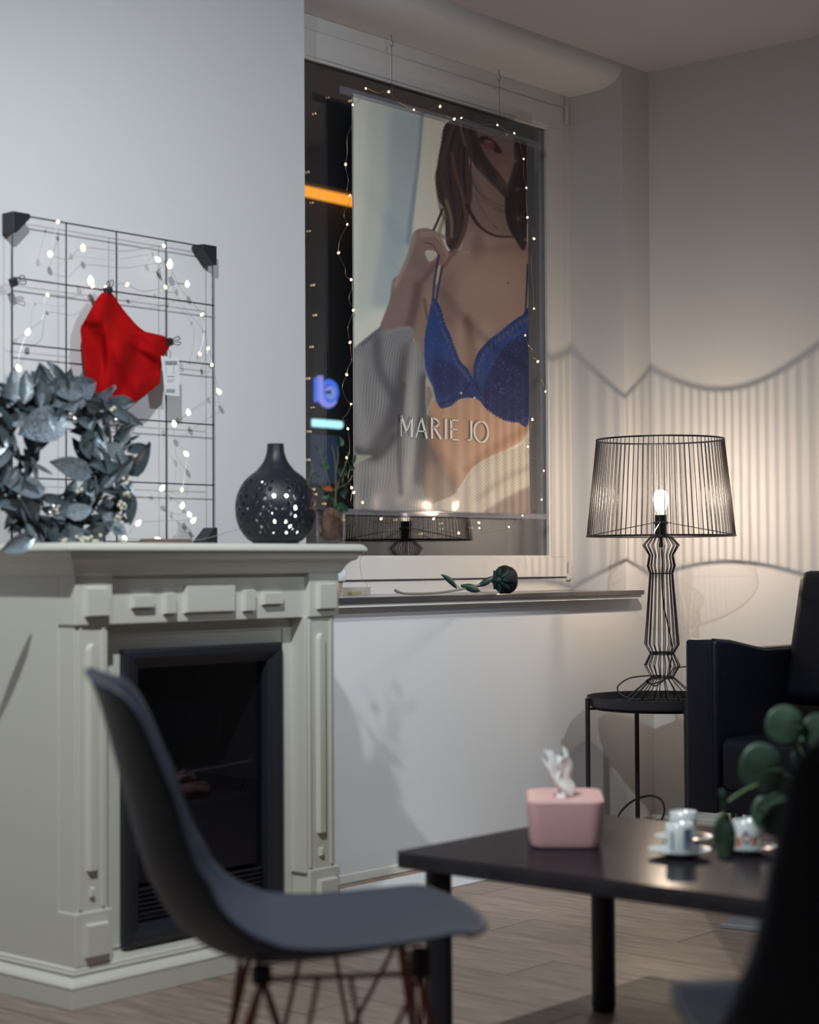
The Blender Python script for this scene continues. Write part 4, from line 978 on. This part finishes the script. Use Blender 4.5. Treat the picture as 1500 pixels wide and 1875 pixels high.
rleaf((838, 1077), (810, 1052), .011); rleaf((845, 1072), (880, 1082), .014); rleaf((874, 1074), (904, 1056), .012)
obj('leaf_stalk', MB().tube(spline([rp(820, 1066), rp(832, 1068), rp(842, 1077)], 4), .0014, 5), M['rosegr'], rs)

# paper cup with white lid, clear plastic tray
c_ = on(617, 1096, 1, 3.90); cx = c_.x
cpz = SZ+.001
cu_ = thing('lidded_pot', 'small tan cardboard pot with a white lid beside the fireplace on the sill', 'pot', (4.125, 3.93, cpz))
obj('body', MB().lathe([(.001, 0), (.026, 0), (.033, .052), (.001, .052)], seg=28), M['tan'], cu_, world=False, smooth=False)
obj('lid', MB().lathe([(.001, .050), (.039, .050), (.041, .054), (.041, .078), (.036, .086), (.001, .086)], seg=28), M['whitelid'], cu_, world=False, autos=True)
cb = thing('plastic_box', 'low clear plastic box on the sill between fireplace and rose', 'box', (4.234, 3.93, SZ+.001))
q = MB(); w_, h_ = .043, .028
q.box(-w_, w_, -.022, .022, 0, .002); q.box(-w_, w_, -.022, -.0205, .002, h_); q.box(-w_, w_, .0205, .022, .002, h_); q.box(-w_, -w_+.0015, -.0205, .0205, .002, h_); q.box(w_-.0015, w_, -.0205, .0205, .002, h_)
obj('tray', q, M['clear'], cb, world=False)
obj('lid', MB().box(-w_-.002, w_+.002, -.024, .024, h_, h_+.002), M['clear'], cb, world=False)
obj('contents', MB().box(-.03, .012, -.012, .012, .003, .016), mat('mustard', (.45, .36, .12), .6), cb, world=False, bevel=.003)

# ------------------------------------------------------------------ tray table and lamp
LX, LY = 5.433, 3.566
TX, TY, TR = 5.430, 3.573, .256
stb = thing('tray_table', 'round black metal tray table in the corner under the lamp', 'side table', (TX, TY, 0))
obj('tray', MB().lathe([(.001, .492), (TR-.004, .492), (TR, .496), (TR+.003, .524), (TR+.0045, .524), (TR+.002, .494), (TR-.003, .489), (.001, .489)], seg=72), M['blackplastic'], stb, world=False, autos=True)
obj('frame_ring', MB().ring(TR-.02, .483, .005, seg=60), M['blackmetal'], stb, world=False)
ph = math.radians(11); vdir = Vector((cf.x, cf.y)).normalized(); rdir = Vector((cr.x, cr.y)).normalized()
for k in range(4):
    a = ph+k*PI/2
    ox = rdir*(-math.cos(a))+vdir*(-math.sin(a)); ox = rdir*(-math.cos(a)*(TR+.012)) - vdir*(math.sin(a)*(TR+.012))
    obj('leg', MB().tube([(ox.x, ox.y, 0), (ox.x, ox.y, .520)], .0085, 10), M['blackmetal'], stb, world=False)
    obj('bracket', MB().tube([(ox.x, ox.y, .483), (ox.x*.88, ox.y*.88, .483)], .005, 6), M['blackmetal'], stb, world=False)
ZL = .4935
lamp = thing('wire_table_lamp', 'black wire table lamp with open wire shade, lit, in the corner', 'lamp', (LX, LY, ZL))
z_ = lambda z: z-ZL
shade = obj('lamp_shade', MB().ring(.262, z_(1.090), .0036, seg=80), M['blackmetal'], lamp, world=False, smooth=True)
obj('top_ring', MB().ring(.2255, z_(1.432), .0034, seg=80), M['blackmetal'], shade, world=False, smooth=True)
sw = mesh('shade_wire', MB().tube([(.262, 0, z_(1.090)), (.2255, 0, z_(1.432))], .0014, 6)); sw.materials.append(M['blackmetal'])
NS = 82
for k in range(NS): inst('shade_wire', sw, Matrix.Rotation(2*PI*(k+.3)/NS, 4, 'Z'), shade)
bp_ = [(.037, 1.088), (.065, 1.058), (.043, 1.022), (.050, .984), (.041, .957), (.061, .706), (.042, .674), (.063, .632), (.040, .590), (.148, .4985)]
base = obj('lamp_base', MB().ring(.148, z_(.4985), .003, seg=60), M['blackmetal'], lamp, world=False, smooth=True)
for r_, z in ((.037, 1.088), (.041, .957), (.042, .678), (.042, .671), (.040, .592), (.040, .586)):
    obj('base_ring', MB().ring(r_, z_(z), .0020, seg=30), M['blackmetal'], base, world=False, smooth=True)
bwm = mesh('base_wire', MB().tube([(r_, 0, z_(z)) for r_, z in bp_], .0018, 6)); bwm.materials.append(M['blackmetal'])
for k in range(20): inst('base_wire', bwm, Matrix.Rotation(2*PI*(k+.5)/20, 4, 'Z'), base)
sk = obj('socket', MB().lathe([(.001, z_(1.088)), (.021, z_(1.088)), (.021, z_(1.130)), (.0235, z_(1.132)), (.0235, z_(1.138)), (.021, z_(1.140)), (.021, z_(1.165)), (.012, z_(1.166)), (.001, z_(1.166))], seg=28), M['blackplastic'], lamp, world=False, autos=True)
obj('socket_ring', MB().ring(.0235, z_(1.140), .002, seg=28), M['hook'], sk, world=False)
obj('stalk', MB().tube([(0, 0, z_(1.05)), (0, 0, z_(1.09))], .006, 8), M['blackplastic'], sk, world=False)
for k in range(4):
    a = 2*PI*(k+.08)/4+.35
    obj('strut', MB().tube([(.022*math.cos(a), .022*math.sin(a), z_(1.138)), (.262*math.cos(a), .262*math.sin(a), z_(1.092))], .0018, 6), M['blackmetal'], shade, world=False)
bg = glassmat('bulb_glass', 1.35)
bo = obj('bulb', MB().lathe([(.010, z_(1.166)), (.012, z_(1.175)), (.022, z_(1.195)), (.0285, z_(1.218)), (.026, z_(1.238)), (.015, z_(1.252)), (.001, z_(1.256))], seg=24), emis('bulb_glow', (1, .86, .70), 1.6, 1), lamp, world=False, smooth=True)
obj('filament', MB().lathe([(.0002, z_(1.185)), (.007, z_(1.19)), (.0115, z_(1.213)), (.0095, z_(1.235)), (.0002, z_(1.24))], seg=12), emis('filament_glow', (1, .82, .60), 12, 1), bo, world=False, smooth=True)
pl = bpy.data.lights.new('lamp_light', 'POINT'); pl.energy = 12.3; pl.color = (1, .79, .59); pl.shadow_soft_size = .0095
plo = bpy.data.objects.new('lamp_light', pl); C.objects.link(plo); plo.location = (LX, LY, 1.219)
def lp(px, py, d=6.44): return at(px, py, d)
cord = [(LX, LY, 1.05), lp(1213, 1030), lp(1212, 1060), lp(1216, 1110), lp(1227, 1160), lp(1231, 1190), lp(1228, 1215), lp(1222, 1240, 6.42), lp(1196, 1252, 6.34), lp(1184, 1246, 6.30), lp(1210, 1237, 6.28), lp(1160, 1240, 6.28), lp(1136, 1252, 6.26), lp(1131, 1263, 6.26), lp(1142, 1275, 6.25), lp(1165, 1282, 6.25)]
co = obj('cord', MB().tube(spline(cord, 6), .0026, 6), M['blackplastic'], lamp, smooth=True)
c2 = [lp(1186, 1247, 6.31), lp(1200, 1256, 6.30), lp(1222, 1240, 6.30), lp(1232, 1226, 6.36), lp(1244, 1222, 6.44), lp(1262, 1222, 6.5), lp(1280, 1235, 6.52)]
obj('cord', MB().tube(spline(c2, 6), .0026, 6), M['blackplastic'], lamp, smooth=True)
cbl = [on(1128, 1512, 1, 3.86), on(1136, 1488, 1, 3.86), on(1160, 1466, 1, 3.84), on(1190, 1457, 1, 3.80), on(1210, 1464, 1, 3.76), on(1217, 1482, 1, 3.74), on(1212, 1502, 1, 3.72), on(1200, 1530, 1, 3.70)]
a0 = cbl[0].copy(); a0.z = .004; a1 = cbl[-1].copy(); a1.z = .004
tag(obj('cable', MB().tube(spline([a0]+cbl+[a1], 6), .0042, 6), M['blackplastic'], smooth=True), 'black cable looping up from the floor below the tray table', 'cable')

# ------------------------------------------------------------------ armchair
AX, AYa = 4.765, 3.048
ac = thing('armchair', 'black leather armchair by the right wall beside the lamp table', 'armchair', (5.15, 2.66, 0))
def cushion(name, x0, x1, y0, y1, z0, z1, bev, mat_=M['leather'], Mx=None):
    o = obj(name, MB().box(x0, x1, y0, y1, z0, z1, Mx), mat_, ac)
    s = o.modifiers.new('b', 'BEVEL'); s.width = bev; s.segments = 4; o.data.polygons.foreach_set('use_smooth', [True]*6)
    return o
def armshape(y0, y1):
    q_ = MB(); pr_ = [(AX, .232), (AX+.73, .25), (AX+.73, .72), (AX+.30, .722), (AX+.10, .755), (AX+.004, .762)]
    v = [(a, y0, c) for a, c in pr_]+[(a, y1, c) for a, c in pr_]; n_ = len(pr_)
    q_.add(v, [tuple(range(n_)), tuple(range(n_, 2*n_))[::-1]]+[(i, (i+1) % n_, n_+(i+1) % n_, n_+i) for i in range(n_)])
    o = obj('armrest', q_, M['leather'], ac); s = o.modifiers.new('b', 'BEVEL'); s.width = .014; s.segments = 3; o.data.polygons.foreach_set('use_smooth', [True]*len(o.data.polygons))
    q2 = MB().tube([(AX-.001, y0+.014, .24), (AX-.001, y0+.014, .752)], .0025, 5).tube([(AX, y0+.012, .7625), (AX+.1, y0+.012, .755), (AX+.3, y0+.012, .722), (AX+.72, y0+.012, .72)], .0022, 5)
    obj('seam', q2, M['leather'], ac)
armshape(2.935, AYa); armshape(2.25, 2.363)
cushion('seat_base', AX+.02, AX+.68, 2.363, 2.934, .235, .35, .01)
cushion('seat_cushion', AX+.006, AX+.58, 2.367, 2.931, .30, .462, .025)
tilt = Matrix.Translation((5.16, 2.65, .555)) @ Matrix.Rotation(math.radians(17), 4, 'Y')
cushion('backrest', 0, .10, -.30, .293, 0, .44, .035, Mx=tilt)
cushion('back_panel', AX+.62, AX+.72, 2.37, 2.93, .36, .46, .01)
obj('back_bracket', MB().tube([(5.40, 2.5, .44), (5.34, 2.5, .75)], .014, 8).tube([(5.40, 2.8, .44), (5.34, 2.8, .75)], .014, 8), M['blackmetal'], ac)
for px, yy in ((4.80, 2.88), (4.80, 2.42), (5.42, 2.88), (5.42, 2.42)):
    obj('leg', MB().tube([(px, yy, 0), (px, yy, .24)], .010, 10), M['blackmetal'], ac)

# flat plate behind the black chair, flat board by the wall
pc = on(1318, 1700, 2, 0)
Mx = Matrix.Translation((pc.x, pc.y, 0)) @ Matrix.Rotation(math.radians(-78), 4, 'Z')
tag(obj('floor_plate', MB().box(0, .30, 0, .30, .001, .014, Mx), M['greyplate'], bevel=.002), 'flat grey metal plate on the floor left of the black chair back', 'plate')
tag(obj('white_board', MB().box(4.0, 4.78, 3.592, 3.832, .001, .004), mat('white_sheet', (.62, .65, .68), .35)), 'flat white board lying on the floor by the wall behind the table', 'board')

# ------------------------------------------------------------------ coffee table
TX0, TX1, TY0, TY1, TZ = 2.703, 3.385, 1.25, 2.403, .428
ct = thing('coffee_table', 'low dark wooden coffee table with black round legs', 'table', ((TX0+TX1)/2, (TY0+TY1)/2, 0))
obj('tabletop', MB().box(TX0, TX1, TY0, TY1, TZ-.005, TZ), M['tabletop'], ct, bevel=.0015)
obj('edge_slab', MB().box(TX0, TX1, TY0, TY1, TZ-.034, TZ-.005), M['tabledge'], ct, bevel=.004)
for x, y in ((TX0+.075, TY1-.045), (TX1-.04, TY1-.045), (TX0+.075, TY0+.07), (TX1-.04, TY0+.07)):
    l = obj('leg', MB().tube([(x, y, .008), (x, y, TZ-.034)], .0265, 20), M['tableleg'], ct, autos=True)
    obj('foot_pad', MB().tube([(x, y, 0), (x, y, .010)], .024, 20), M['blackplastic'], l)

# tissue box
tb = on(1037, 1556, 2, TZ)
tyaw = YAW-PI/2-math.radians(3.4)
ux = Vector((math.cos(tyaw), math.sin(tyaw), 0)); uy = Vector((-math.sin(tyaw), math.cos(tyaw), 0))
TL, TW, TH = .225, .155, .093
tcx = Vector((tb.x, tb.y, 0))+uy*(TL/2)
tbx = thing('tissue_box', 'rounded pink plastic tissue box on the dark coffee table', 'tissue box', (tcx.x, tcx.y, TZ+.0005), tyaw)
def rrect(w2, l2, r_, z, n_=6):
    o_ = []
    for qx, qy, a0 in ((1, 1, 0), (-1, 1, 90), (-1, -1, 180), (1, -1, 270)):
        for k in range(n_+1):
            a = math.radians(a0+90*k/n_); o_.append((qx*(w2-r_)+r_*math.cos(a), qy*(l2-r_)+r_*math.sin(a), z))
    return o_
def loft(rings, capb=True, capt=True):
    q_ = MB(); n_ = len(rings[0])
    for r_ in rings: q_.v += r_
    for i in range(len(rings)-1):
        for k in range(n_): l = (k+1) % n_; q_.f.append((i*n_+k, i*n_+l, (i+1)*n_+l, (i+1)*n_+k))
    if capb: q_.f.append(tuple(range(n_))[::-1])
    if capt: q_.f.append(tuple((len(rings)-1)*n_+k for k in range(n_)))
    return q_
hw, hl = TW/2, TL/2
obj('box', loft([rrect(hw-.014, hl-.014, .022, 0), rrect(hw-.008, hl-.008, .026, .004), rrect(hw-.004, hl-.004, .028, .02), rrect(hw, hl, .030, TH-.010), rrect(hw, hl, .030, TH-.004)]), M['pink'], tbx, world=False, autos=True)
lidr = [rrect(hw, hl, .030, TH-.003), rrect(hw-.001, hl-.001, .029, TH), rrect(hw-.005, hl-.005, .026, TH+.0015), rrect(hw-.008, hl-.008, .024, TH-.0005), rrect(.022, .040, .018, TH-.002), rrect(.021, .039, .017, TH-.008)]
obj('lid', loft(lidr, capb=False), mat('pink_lid', (.74, .46, .45), .45), tbx, world=False, autos=True)
obj('slot', loft([rrect(.0205, .038, .016, TH-.0075), rrect(.0205, .038, .016, TH-.007)]), M['insert'], tbx, world=False)
ts = thing('tissue', 'crumpled white tissue sticking out of the pink box', 'tissue', (tcx.x, tcx.y, TZ+TH), tyaw)
def tf(u, v):
    a = 2*PI*u*1.02; prof_ = .012+.008*v+.012*v*v; k = 1+.38*math.sin(a*3+v*4)+.18*math.sin(a*7+v*7)
    top = .088+.012*math.sin(a*2+1)+.008*math.sin(a*5)
    xo = -.016*v**1.6+.006*math.sin(v*9)-.002
    return (xo+prof_*k*math.cos(a)*(1-.35*v*v), prof_*k*math.sin(a)*.55, -.006+v*top)
obj('sheet', MB().grid(tf, 56, 24), M['tissue'], ts, world=False, smooth=True)
obj('sheet_corner', MB().grid(lambda u, v: (.002-.042*v+.014*(u-.5)+.004*math.sin(u*14), .006*math.sin(u*9+v*6)-.008, .010+.068*v+.012*math.sin(v*5+u*3)*u-.008*u), 14, 14), M['tissue'], ts, world=False, smooth=True)

# espresso cups and saucers
def saucer(px, py, lab, s=1.0):
    c0 = on(px, py, 2, TZ+.006)
    prof_ = [(.001, .0005), (.026, .0005), (.027, .003), (.045, .007), (.060, .0135), (.061, .0145), (.059, .0145), (.044, .009), (.026, .0055), (.001, .005)]
    o = obj('saucer', MB().lathe([(r_*s, z) for r_, z in prof_], seg=48), M['china'], None, world=False, smooth=True)
    o.location = (c0.x, c0.y, TZ+.0003); tag(o, lab, 'saucer', 'saucers on the coffee table'); return c0
def cup(c0, lab, ang, deco, hh=.058, rr=.0275):
    t = thing('espresso_cup', lab, 'cup', (c0.x, c0.y, TZ+.006), ang, 'espresso cups on the coffee table')
    prof_ = [(.001, .0), (rr*.62, .0), (rr*.80, .004), (rr*.94, .018), (rr, hh), (rr-.002, hh+.0006), (rr-.0035, hh), (rr*.85, .018), (rr*.6, .007), (.001, .006)]
    obj('body', MB().lathe(prof_, seg=40), M['china'], t, world=False, smooth=True)
    obj('handle', MB().tube(spline([(rr-.002, 0, hh*.78), (rr+.012, 0, hh*.80), (rr+.017, 0, hh*.55), (rr+.010, 0, hh*.32), (rr-.003, 0, hh*.25)], 5), .0032, 8), M['china'], t, world=False, smooth=True)
    def patch(a0, a1, z0, z1, m_, n_=6):
        q_ = MB().grid(lambda u, v: ((rr*(.94+.06*((z0+(z1-z0)*v)-.018)/(hh-.018))+.0006)*math.cos(a0+(a1-a0)*u), (rr*(.94+.06*((z0+(z1-z0)*v)-.018)/(hh-.018))+.0006)*math.sin(a0+(a1-a0)*u), z0+(z1-z0)*v), n_, 2)
        obj('printed_motif', q_, m_, t, world=False, smooth=True)
    deco(patch)
    return t
blue = mat('blue_grey_glaze', (.15, .22, .30), .3); orange = mat('orange_glaze', (.50, .14, .05), .35); rosy = mat('rose_glaze', (.42, .22, .24), .35)
vw = math.atan2(-cf.y, -cf.x)     # direction back to the viewer
def d1(p_):
    p_(vw+.15, vw+.75, .008, .050, blue); p_(vw+.7, vw+1.0, .004, .03, rosy); p_(vw-.8, vw-.6, .01, .045, blue)
def d2(p_):
    for k in range(5): p_(vw-.9+k*.4, vw-.72+k*.4, .034, .044, blue)
def d3(p_):
    p_(vw-1.0, vw-.65, .008, .026, orange); p_(vw+.25, vw+.65, .010, .028, orange); p_(vw-.55, vw-.40, .018, .034, orange); p_(vw+.0, vw+.12, .018, .034, orange)
    p_(vw-.45, vw-.05, .016, .022, blue); p_(vw-.4, vw-.1, .030, .040, blue)
c2_ = saucer(1252, 1538, 'white saucer under the rear espresso cup', .98)
cup(c2_, 'white espresso cup with a blue rim pattern, behind the front cup', 0, lambda p_: d2(p_))
c1_ = saucer(1245, 1562, 'white saucer nearest the front edge of the coffee table')
cup(c1_, 'white espresso cup with blue-grey marks, front of the pair beside the pink box', 0, lambda p_: d1(p_))
c3_ = saucer(1368, 1556, 'white saucer beside the round-leaved plant, right of the others', .98)
cup(c3_, 'white espresso cup with an orange motif, behind the plant leaves', 0, lambda p_: d3(p_))
for o in list(bpy.data.objects):
    if o.name.startswith('espresso_cup'):
        pass

# ------------------------------------------------------------------ pilea on the coffee table
pc_ = on(1512, 1612, 2, TZ); pdp = (pc_-CP).dot(cf)
pp = thing('potted_plant', 'round-leaved green plant in a pot beside the black chair', 'plant', (pc_.x, pc_.y, TZ+.0005))
obj('pot', MB().lathe([(.001, 0), (.042, 0), (.046, .004), (.056, .095), (.057, .10), (.053, .10), (.050, .088), (.001, .088)], seg=36), mat('dark_grey_pot', (.05, .05, .055), .6), pp, world=False, autos=True)
obj('soil', MB().lathe([(.001, .092), (.049, .089)], seg=24), mat('soil', (.03, .02, .015), .95, bump=1), pp, world=False)
def disc(px, py, rx, ry, rot=0, dep=0, face=0, m_=M['pilea']):
    """a round leaf facing roughly the room, size in metres; one mesh each"""
    c = at(px, py, pdp+dep); s = (pdp+dep)/FPX; R_ = cr*1.0; U_ = cu*1.0; Nn = -cf
    ca_, sa_ = math.cos(rot), math.sin(rot)
    q_ = MB()
    def df(u, v):
        a = 2*PI*u; r_ = v; x_ = rx*s*r_*math.cos(a); y_ = ry*s*r_*math.sin(a)
        dz = -.005*r_*r_*(rx*s/.04)+.003*math.sin(3*a)*r_*r_
        X_ = x_*ca_-y_*sa_; Y_ = x_*sa_+y_*ca_
        nn = (Nn*math.cos(face)+U_*math.sin(face)); uu_ = (U_*math.cos(face)-Nn*math.sin(face))
        return c+R_*X_+uu_*Y_+nn*(dz+.010)
    q_.grid(df, 28, 6)
    obj('leaf', q_, m_, pp, smooth=True, solid=.0014)
    return c
lv = [(1436, 1328, 36, 37, 0, .02, .15), (1393, 1408, 41, 49, .1, -.03, 0), (1326, 1532, 21, 44, .05, -.05, .1), (1418, 1492, 44, 40, -.3, .0, .3), (1497, 1340, 30, 34, 0, .03, .2), (1476, 1368, 26, 26, .4, .05, .4), (1462, 1392, 16, 18, 0, .06, .2), (1560, 1400, 40, 42, 0, .0, .1), (1560, 1320, 34, 36, 0, .05, .3), (1600, 1450, 42, 44, 0, -.02, .2), (1540, 1460, 36, 34, 0, .06, .5)]
top = Vector((pc_.x, pc_.y, TZ+.09))
for i, (px, py, rx, ry, rot, dep, face) in enumerate(lv):
    c = disc(px, py, rx, ry, rot, dep, face)
    mid = (top+c)/2+Vector((0, 0, .035)); 
    if i == 2: k = [top, at(1440, 1430, pdp-.02), at(1380, 1440, pdp-.04), at(1330, 1472, pdp-.055), at(1326, 1500, pdp-.055)]
    elif i == 3: k = [top, at(1470, 1430, pdp-.01), at(1425, 1455, pdp-.03), at(1385, 1478, pdp-.03), at(1400, 1490, pdp-.02)]
    else: k = [top, mid, c]
    obj('petiole', MB().tube(spline(k, 6), .0024, 6), M['petiole'], pp, smooth=True)
disc(1322, 1462, 7, 18, .15, -.05, 0)

# ------------------------------------------------------------------ shell chairs
def shell_fn(th=0):
    pf_ = spline([(.250, 0, .440), (.232, 0, .444), (.185, 0, .438), (.12, 0, .420), (.02, 0, .402), (-.06, 0, .393), (-.11, 0, .393), (-.17, 0, .408), (-.225, 0, .448), (-.262, 0, .505), (-.285, 0, .565), (-.306, 0, .645), (-.332, 0, .745), (-.352, 0, .810), (-.368, 0, .838)], 8)
    n_ = len(pf_)-1
    def fn(u, v):
        k = v*n_; i = min(int(k), n_-1); s = k-i
        p_ = pf_[i].lerp(pf_[i+1], s); d = (pf_[i+1]-pf_[i]).normalized(); d = (pf_[min(i+19, n_)]-pf_[max(i-18, 0)]).normalized(); nn = Vector((d.z, 0, -d.x))  # towards the sitter
        W_ = float(np.interp(v, [0, .08, .22, .42, .55, .7, .88, .96, 1], [.165, .20, .224, .230, .224, .202, .180, .158, .130]))
        lift = float(np.interp(v, [0, .08, .20, .35, .50, .62, .78, .92, 1], [.000, .004, .026, .050, .074, .086, .076, .045, .022]))
        s_ = u*2-1; a = abs(s_)
        return p_ + Vector((-.05*a**3*max(0, 1-v/.16), s_*W_*(1-.04*a**6), -.03*a**3*max(0, (v-.88)/.12))) + nn*(lift*a**2.2)
    return fn
def make_chair(label, group):
    t = thing('shell_chair', label, 'chair', (0, 0, 0), 0, group)
    fn = shell_fn()
    q_ = MB().grid(fn, 30, 60)
    s = obj('shell', q_, M['shell'], t, world=False, smooth=True, solid=.006)
    mts = [(.135, .125), (.135, -.125), (-.105, .125), (-.105, -.125)]
    for x_, y_ in mts: obj('mount', MB().tube([(x_, y_, .375), (x_, y_, .418 if x_ > 0 else .400)], .016, 10), M['blackplastic'], t, world=False)
    feet = [(.20, .205), (.20, -.205), (-.20, .205), (-.20, -.205)]
    zt, zm = .380, .225
    for (mx, my), (fx_, fy_) in zip(mts, feet):
        obj('leg', MB().tube([(mx, my, zt), (fx_, fy_, .006)], .0052, 8), M['copper'], t, world=False)
        obj('glide', MB().tube([(fx_, fy_, 0), (fx_, fy_, .012)], .010, 8), M['blackplastic'], t, world=False)
    cs = [(.095, .0), (-.085, .0), (.0, .105), (.0, -.105)]
    br_ = []
    for (mx, my) in mts:
        sx, sy = (1 if mx > 0 else -1), (1 if my > 0 else -1)
        br_.append([(mx, my, zt), (sx*.055, sy*.150, zm)]); br_.append([(mx, my, zt), (sx*.150, sy*.045, zm)])
        br_.append([(sx*.055, sy*.150, zm), (sx*.20, sy*.205, .02)]); br_.append([(sx*.150, sy*.045, zm), (sx*.20, sy*.205, .02)])
        br_.append([(mx*.2, sy*.135, zt), (sx*.055, sy*.150, zm)]); br_.append([(sx*.13, my*.2, zt), (sx*.150, sy*.045, zm)])
    for k in br_: obj('brace', MB().tube(k, .0040, 6), M['copper'], t, world=False)
    ring4 = [(.135, .125, zt), (-.105, .125, zt), (-.105, -.125, zt), (.135, -.125, zt)]
    obj('top_frame', MB().tube(ring4, .0045, 6, closed=True), M['copper'], t, world=False)
    lo = [(.055, .150, zm), (-.055, .150, zm), (-.150, .045, zm), (-.150, -.045, zm), (-.055, -.150, zm), (.055, -.150, zm), (.150, -.045, zm), (.150, .045, zm)]
    obj('lower_frame', MB().tube(lo, .0045, 6, closed=True), M['copper'], t, world=False)
    return t
ch = make_chair('grey shell chair with copper wire legs in front of the fireplace', 'shell chairs round the coffee table')
def relpos(px, dep): d = cf*dep+cr*((px-750)/FPX*dep); return d.x, d.y
vyaw = math.atan2(cf.y, cf.x)
x_, y_ = relpos(590, 2.86)
ch.location = (x_, y_, 0); ch.rotation_euler = (0, 0, vyaw-math.radians(82))
c2h = ch.copy(); C.objects.link(c2h)
for k in list(ch.children):
    d = k.copy(); C.objects.link(d); d.parent = c2h
c2h['label'] = 'dark shell chair at the right edge of the picture, seen from behind'
x_, y_ = relpos(1580, 2.20)
c2h.location = (x_, y_, 0); c2h.rotation_euler = (0, 0, vyaw+math.radians(4))
